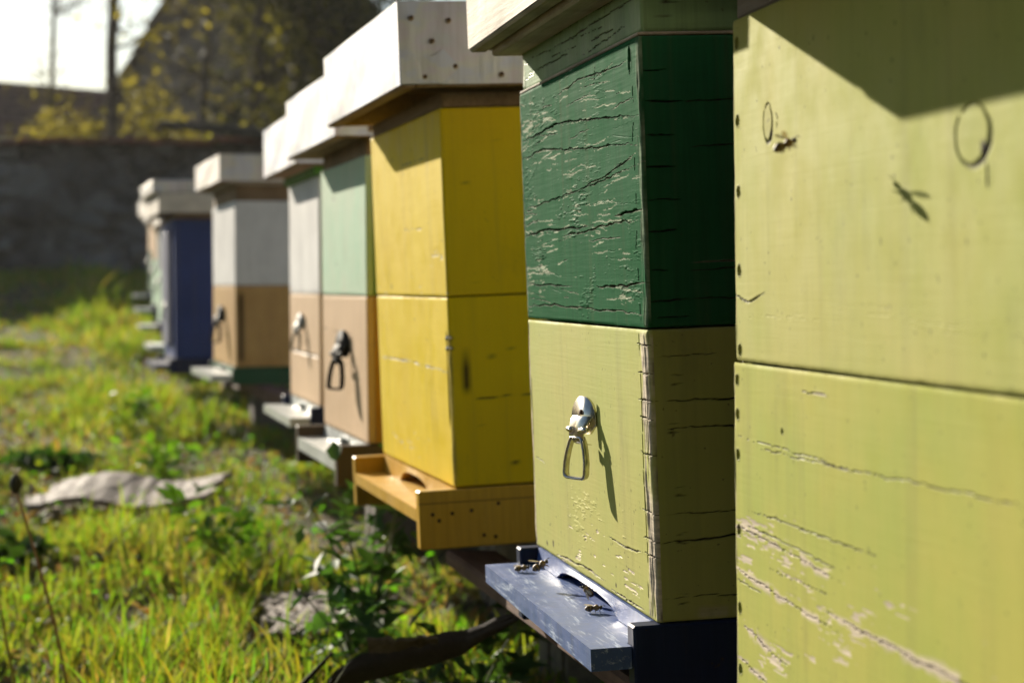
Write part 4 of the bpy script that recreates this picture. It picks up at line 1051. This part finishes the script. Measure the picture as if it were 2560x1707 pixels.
# ------------------------------------------------------------------ background
def wall():
    nu, nv = 260, 40; U, V = np.meshgrid(np.linspace(-9, 9, nu), np.linspace(0, 1, nv), indexing='ij')
    H = 1.20 + .05 * (fbm(U * 1.2 + 20, U * 0, 3, 3) - .5)
    Y0 = 16.0; base = .55
    r = np.random.RandomState(4); cx = r.uniform(-9, 9, 700); cz = r.uniform(0, 1.25, 700)
    Zc = V * H; D1 = np.full(U.shape, 9.); D2 = np.full(U.shape, 9.)
    for a, b in zip(cx, cz):
        d = np.hypot((U - a) * .8, Zc - b); D2 = np.where(d < D1, D1, np.minimum(D2, d)); D1 = np.minimum(D1, d)
    rel = np.clip((D2 - D1) * 9, 0, 1) * .09 + (fbm(U * 6 + 20, Zc * 6, 7, 3) - .5) * .05
    P = np.stack([U, Y0 - rel, base + Zc], -1).reshape(-1, 3); T = np.stack([U[:, -1], np.full(nu, Y0 + .45), base + H[:, -1] - .03], 1)
    Bk = np.stack([U[:, 0], np.full(nu, Y0 + .45), np.full(nu, base)], 1)
    I = np.arange(nu * nv).reshape(nu, nv); n = nu * nv
    F = [tuple(int(i) for i in q) for q in np.stack([I[:-1, :-1], I[1:, :-1], I[1:, 1:], I[:-1, 1:]], -1).reshape(-1, 4)]
    F += [(int(I[i, -1]), int(I[i + 1, -1]), n + i + 1, n + i) for i in range(nu - 1)] + [(n + i, n + i + 1, n + nu + i + 1, n + nu + i) for i in range(nu - 1)]
    mb = MB(); mb.add(np.concatenate([P, T, Bk]).tolist(), F)
    s = NT('dark_field_stone'); v = s.coord(rnd=False); a = s.noise(v, 5, 5, .6)
    vo = s.n('ShaderNodeTexVoronoi'); s.l(v, vo.inputs['Vector']); vo.inputs['Scale'].default_value = 5.5
    sv = s.n('ShaderNodeSeparateColor'); s.l(vo.outputs['Color'], sv.inputs[0])
    c = s.mix(s.ramp(a, [(.35, 0.), (.65, 1.)]), (.05, .043, .038), (.13, .115, .105)); c = s.mix(s.ramp(sv.outputs[0], [(.5, 0.), (1., 1.)]), c, (.22, .20, .19)); s.bsdf(c, .9, 0, s.bump(s.noise(v, 20, 5, .7), .6, .02), .2)
    root = empty('stone_wall', (0, 16, .55), label='long dark dry stone wall behind the hives with reddish tiles on top', cat='wall')
    o = mb.build('masonry', s.m); o.parent = root; o.matrix_parent_inverse = Matrix.Translation((0, -16, -.55))
    mb = MB(); x = -9
    r2 = random.Random(5)
    while x < 9:
        w_ = r2.uniform(.18, .26); z = 1.735 + r2.uniform(-.01, .02)
        mb.box(x, x + w_ - .01, 15.84, 16.5, z, z + .035, 0, .008, jit=.006); x += w_
    o = mb.build('coping', flat_mat('red_brown_tile', (.22, .07, .04), .85, 0, .5, 8)); o.parent = root; o.matrix_parent_inverse = Matrix.Translation((0, -16, -.55))
wall()

TILE = flat_mat('dark_roof_tile', (.12, .060, .045), .85, 0, .5, 7, .6, .03)
THATCH = flat_mat('weathered_thatch', (.26, .20, .15), .95, 0, .5, 4, .9, .08)
PLAST = flat_mat('dirty_plaster', (.28, .22, .17), .9, 0, .4, 3, .5, .02)
def rowsroof(mb, p0, p1, p2, p3, rows, cols, lift):
    """tiled slope between eave p0-p1 and ridge p3-p2"""
    p0, p1, p2, p3 = map(Vector, (p0, p1, p2, p3)); n = (p1 - p0).cross(p3 - p0).normalized()
    if n.z < 0: n = -n
    rr = random.Random(2)
    for i in range(rows):
        for j in range(cols):
            a, b = i / rows, (i + 1.15) / rows; u0, u1 = j / cols, (j + .94) / cols
            e = lambda u, v: (p0.lerp(p1, u)).lerp(p3.lerp(p2, u), min(v, 1))
            q = [e(u0, a) + n * (lift + rr.uniform(0, .015)), e(u1, a) + n * (lift + rr.uniform(0, .015)), e(u1, b) + n * .006, e(u0, b) + n * .006]
            o = [x - n * .02 for x in q]
            mb.add(q + o, [(0, 1, 2, 3), (7, 6, 5, 4), (0, 4, 5, 1), (1, 5, 6, 2), (2, 6, 7, 3), (3, 7, 4, 0)])
def gable_house(name, label, x, y, yaw, wx, dy, z0, eave, ridge, roofmat, wallmat, rows, cols, ridge_along='x'):
    root = empty(name, (x, y, z0), (0, R(5) if name == 'shed' else 0, R(yaw)), label=label, cat='building')
    mb = MB()
    if ridge_along == 'x':
        prof = [(0, 0), (0, eave), (dy / 2, ridge), (dy, eave), (dy, 0)]
        vs = [(-wx / 2, a, b) for a, b in prof] + [(wx / 2, a, b) for a, b in prof]
    else:
        prof = [(-wx / 2, 0), (-wx / 2, eave), (0, ridge), (wx / 2, eave), (wx / 2, 0)]
        vs = [(a, 0, b) for a, b in prof] + [(a, dy, b) for a, b in prof]
    mb.add(vs, [(0, 1, 2, 3, 4), (9, 8, 7, 6, 5)] + [(i, (i + 1) % 5, 5 + (i + 1) % 5, 5 + i) for i in range(5)])
    mb.build('wall', wallmat, root)
    mb = MB(); o = .35
    if ridge_along == 'x':
        for s_ in (0, 1):
            yy = -o if s_ == 0 else dy + o; ze = eave - o * (ridge - eave) / (dy / 2)
            rowsroof(mb, (-wx / 2 - o, yy, ze + .05), (wx / 2 + o, yy, ze + .05), (wx / 2 + o, dy / 2, ridge + .05), (-wx / 2 - o, dy / 2, ridge + .05), rows, cols, .04)
    else:
        for s_ in (-1, 1):
            ze = eave - o * (ridge - eave) / (wx / 2)
            rowsroof(mb, (s_ * (wx / 2 + o), -o, ze + .05), (s_ * (wx / 2 + o), dy + o, ze + .05), (0, dy + o, ridge + .05), (0, -o, ridge + .05), rows, cols, .04)
    mb.build('roof', roofmat, root)
    mb = MB(); xx = 0 if ridge_along == 'y' else wx * .2
    mb.box(xx - .5, xx + .5, -.06, -.005, 0, 1.9, 0, .02); mb.build('door', GREYW, root)
    return root
gable_house('shed', 'low shed with a reddish brown tiled roof beyond the wall, far left', -7.6, 24, 0, 7.2, 5, .6, 1.1, 2.72, TILE, PLAST, 12, 30)
gable_house('barn', 'tall old barn with a very steep brown roof behind the trees', -3.15, 26, 0, 4.6, 6, .6, 1.9, 5.9, THATCH, flat_mat('weathered_gable_boards', (.26, .21, .17), .95, 0, .6, 3, .9, .05), 14, 10, 'y')

BARK = flat_mat('rough_bark', (.075, .058, .040), .95, 0, .5, 12, .9, .02)
TLEAF = leafmat('tree_leaves', trans=0.5, rough=0.5, tgain=(1.5, 1.45, .5))
def tree(label, x, y, h, r0, seed, lean=(0, 0), nb=14, bl=1.6, nleaf=1500, lsize=.06, cols=((.10, .10, .02), (.30, .27, .03)), zmin=.35, dens=1.0, depth=2, group='trees beyond the stone wall', name='tree', leafrad=.18):
    rng = np.random.RandomState(seed); g = ghs(x, y); root = empty(name, (x, y, g - .05), label=label, cat='tree' if name == 'tree' else 'shrub', group=group)
    mb = MB(); tips = []
    def limb(p, d, L, r, lev):
        n = 7; pts = [p]; q = np.array(p, float); d = np.array(d, float); d /= np.linalg.norm(d)
        for i in range(n):
            d = d + rng.normal(0, .13 if lev else .035, 3) + np.array([0, 0, .04 if lev else 0]); d /= np.linalg.norm(d); q = q + d * L / n; pts.append(q.copy())
        mb.tube(pts, [r * (1 - .75 * i / n) for i in range(n + 1)], 7 if lev < 1 else 5, cap=False)
        if lev > 0: tips.extend(pts[2:])
        if lev < depth:
            k = nb if lev == 0 else int(nb * .45)
            for j in range(k):
                t = rng.uniform(zmin if lev == 0 else .25, 1); a = pts[int(t * n)]; an = rng.uniform(0, 6.28)
                dd = np.array([math.cos(an), math.sin(an), rng.uniform(-.1, .8)])
                limb(a, dd, (bl if lev == 0 else bl * .5) * rng.uniform(.5, 1.1) * (1 - .4 * t), r * (.32 if lev == 0 else .5) * (1.1 - .5 * t), lev + 1)
    limb((0, 0, 0), (lean[0], lean[1], 1), h, r0, 0)
    mb.build('trunk', BARK, root, True)
    T = np.array(tips); P = T[rng.randint(0, len(T), nleaf)] + rng.normal(0, leafrad, (nleaf, 3)) * (rng.rand(nleaf, 1) ** .5)
    N = unit(rng.normal(size=(nleaf, 3))); mixc = rng.rand(nleaf, 1) ** 1.5; c = np.array(cols[0]) * (1 - mixc) + np.array(cols[1]) * mixc
    v, f, c = leaf_cloud(P, N, rng.uniform(.6, 1.4, nleaf) * lsize, rng, c, .65)
    obj('crown', mesh_np('crown', v, [f], c, TLEAF), root)
    return root
tree('straight bare tree trunk rising past the top, left of the barn', -3.50, 17.3, 7, .062, 1, (-.02, 0), 7, 1.4, 500, .05, ((.12, .11, .02), (.4, .34, .03)), .25)
tree('thin leafless sapling against the bright sky, far left', -4.62, 20.0, 6, .035, 2, (0, 0), 16, .8, 400, .035, ((.06, .05, .03), (.15, .13, .04)), .3)
YB = ((.12, .11, .03), (.27, .23, .06))
for i, (lab, x, y, h_, nl) in enumerate([('yellow leafed shrub above the wall, left of the bare trunk', -4.10, 18.2, 1.35, 1900), ('yellow leafed shrub above the wall just right of the bare trunk', -3.35, 18.6, 1.75, 1800), ('greener shrub spilling over the wall behind the dark blue hive', -2.75, 17.8, 1.15, 1100)]):
    tree(lab, x, y, h_, .03, 20 + i, (0, 0), 16, .85, nl, .05, YB if i < 2 else ((.15, .20, .02), (.4, .4, .03)), .2, group='shrubs along the stone wall', name='shrub', leafrad=.14)
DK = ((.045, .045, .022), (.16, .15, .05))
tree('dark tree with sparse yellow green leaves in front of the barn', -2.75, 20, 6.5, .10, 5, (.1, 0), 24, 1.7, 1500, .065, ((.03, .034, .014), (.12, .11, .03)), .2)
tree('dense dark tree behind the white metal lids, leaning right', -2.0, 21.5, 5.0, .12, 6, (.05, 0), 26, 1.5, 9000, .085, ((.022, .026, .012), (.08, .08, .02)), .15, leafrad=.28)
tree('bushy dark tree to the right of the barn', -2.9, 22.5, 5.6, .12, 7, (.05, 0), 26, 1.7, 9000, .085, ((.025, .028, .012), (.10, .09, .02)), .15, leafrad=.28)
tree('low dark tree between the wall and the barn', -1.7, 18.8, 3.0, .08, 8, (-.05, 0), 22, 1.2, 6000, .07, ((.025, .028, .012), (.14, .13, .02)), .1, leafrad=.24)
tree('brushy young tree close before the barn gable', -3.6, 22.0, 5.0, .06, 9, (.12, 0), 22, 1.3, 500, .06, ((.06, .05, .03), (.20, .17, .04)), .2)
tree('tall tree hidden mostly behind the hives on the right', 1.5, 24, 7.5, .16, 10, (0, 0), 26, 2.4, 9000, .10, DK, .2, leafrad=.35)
mb = MB(); mb.tube([(-2.75, 15.55, 1.86), (-2.3, 15.6, 1.83), (-1.9, 15.6, 1.78), (-1.2, 15.7, 1.70)], [.03, .045, .055, .06], 9)
tag(mb.build('fallen_branch', BARK, None, True), 'dark fallen branch resting along the top of the stone wall', 'branch')
tree('spreading tree left of the shed, outside the picture', -10.3, 21.0, 5.5, .10, 31, (0, 0), 26, 2.0, 6000, .12, DK, .3, leafrad=.3)
# unseen trees added behind the camera, kept dark to cut the sky fill
for i, (x, y) in enumerate([(-4.5, -2.5), (-2.2, -3.4), (0.2, -3.6), (2.6, -3.0), (4.2, -1.2)]):
    tree(['added light-blocking tree behind the camera on the left', 'added light-blocking tree behind the camera left of centre', 'added light-blocking tree straight behind the camera', 'added light-blocking tree behind the camera right of centre', 'added light-blocking tree to the right behind the camera'][i], x, y, 7.0, .09, 40 + i, (0, 0), 30, 2.0, 7000, .22, ((.02, .03, .012), (.05, .06, .02)), .05, group='added light-blocking trees behind the camera', leafrad=.35)

# thin spring haze lit by the low sun
hz = MB(); hz.box(-30, 30, -14, 45, -4, 9.5, 0, .01)
hs = NT('thin_haze'); pv = hs.n('ShaderNodeVolumePrincipled'); pv.inputs['Color'].default_value = (.95, .93, .88, 1)
pv.inputs['Density'].default_value = 0.00045; pv.inputs['Anisotropy'].default_value = 0.45
hs.l(pv.outputs[0], hs.out.inputs['Volume'])
tag(hz.build('haze', hs.m), kind='stuff', label='thin warm haze in the low sun', cat='haze')
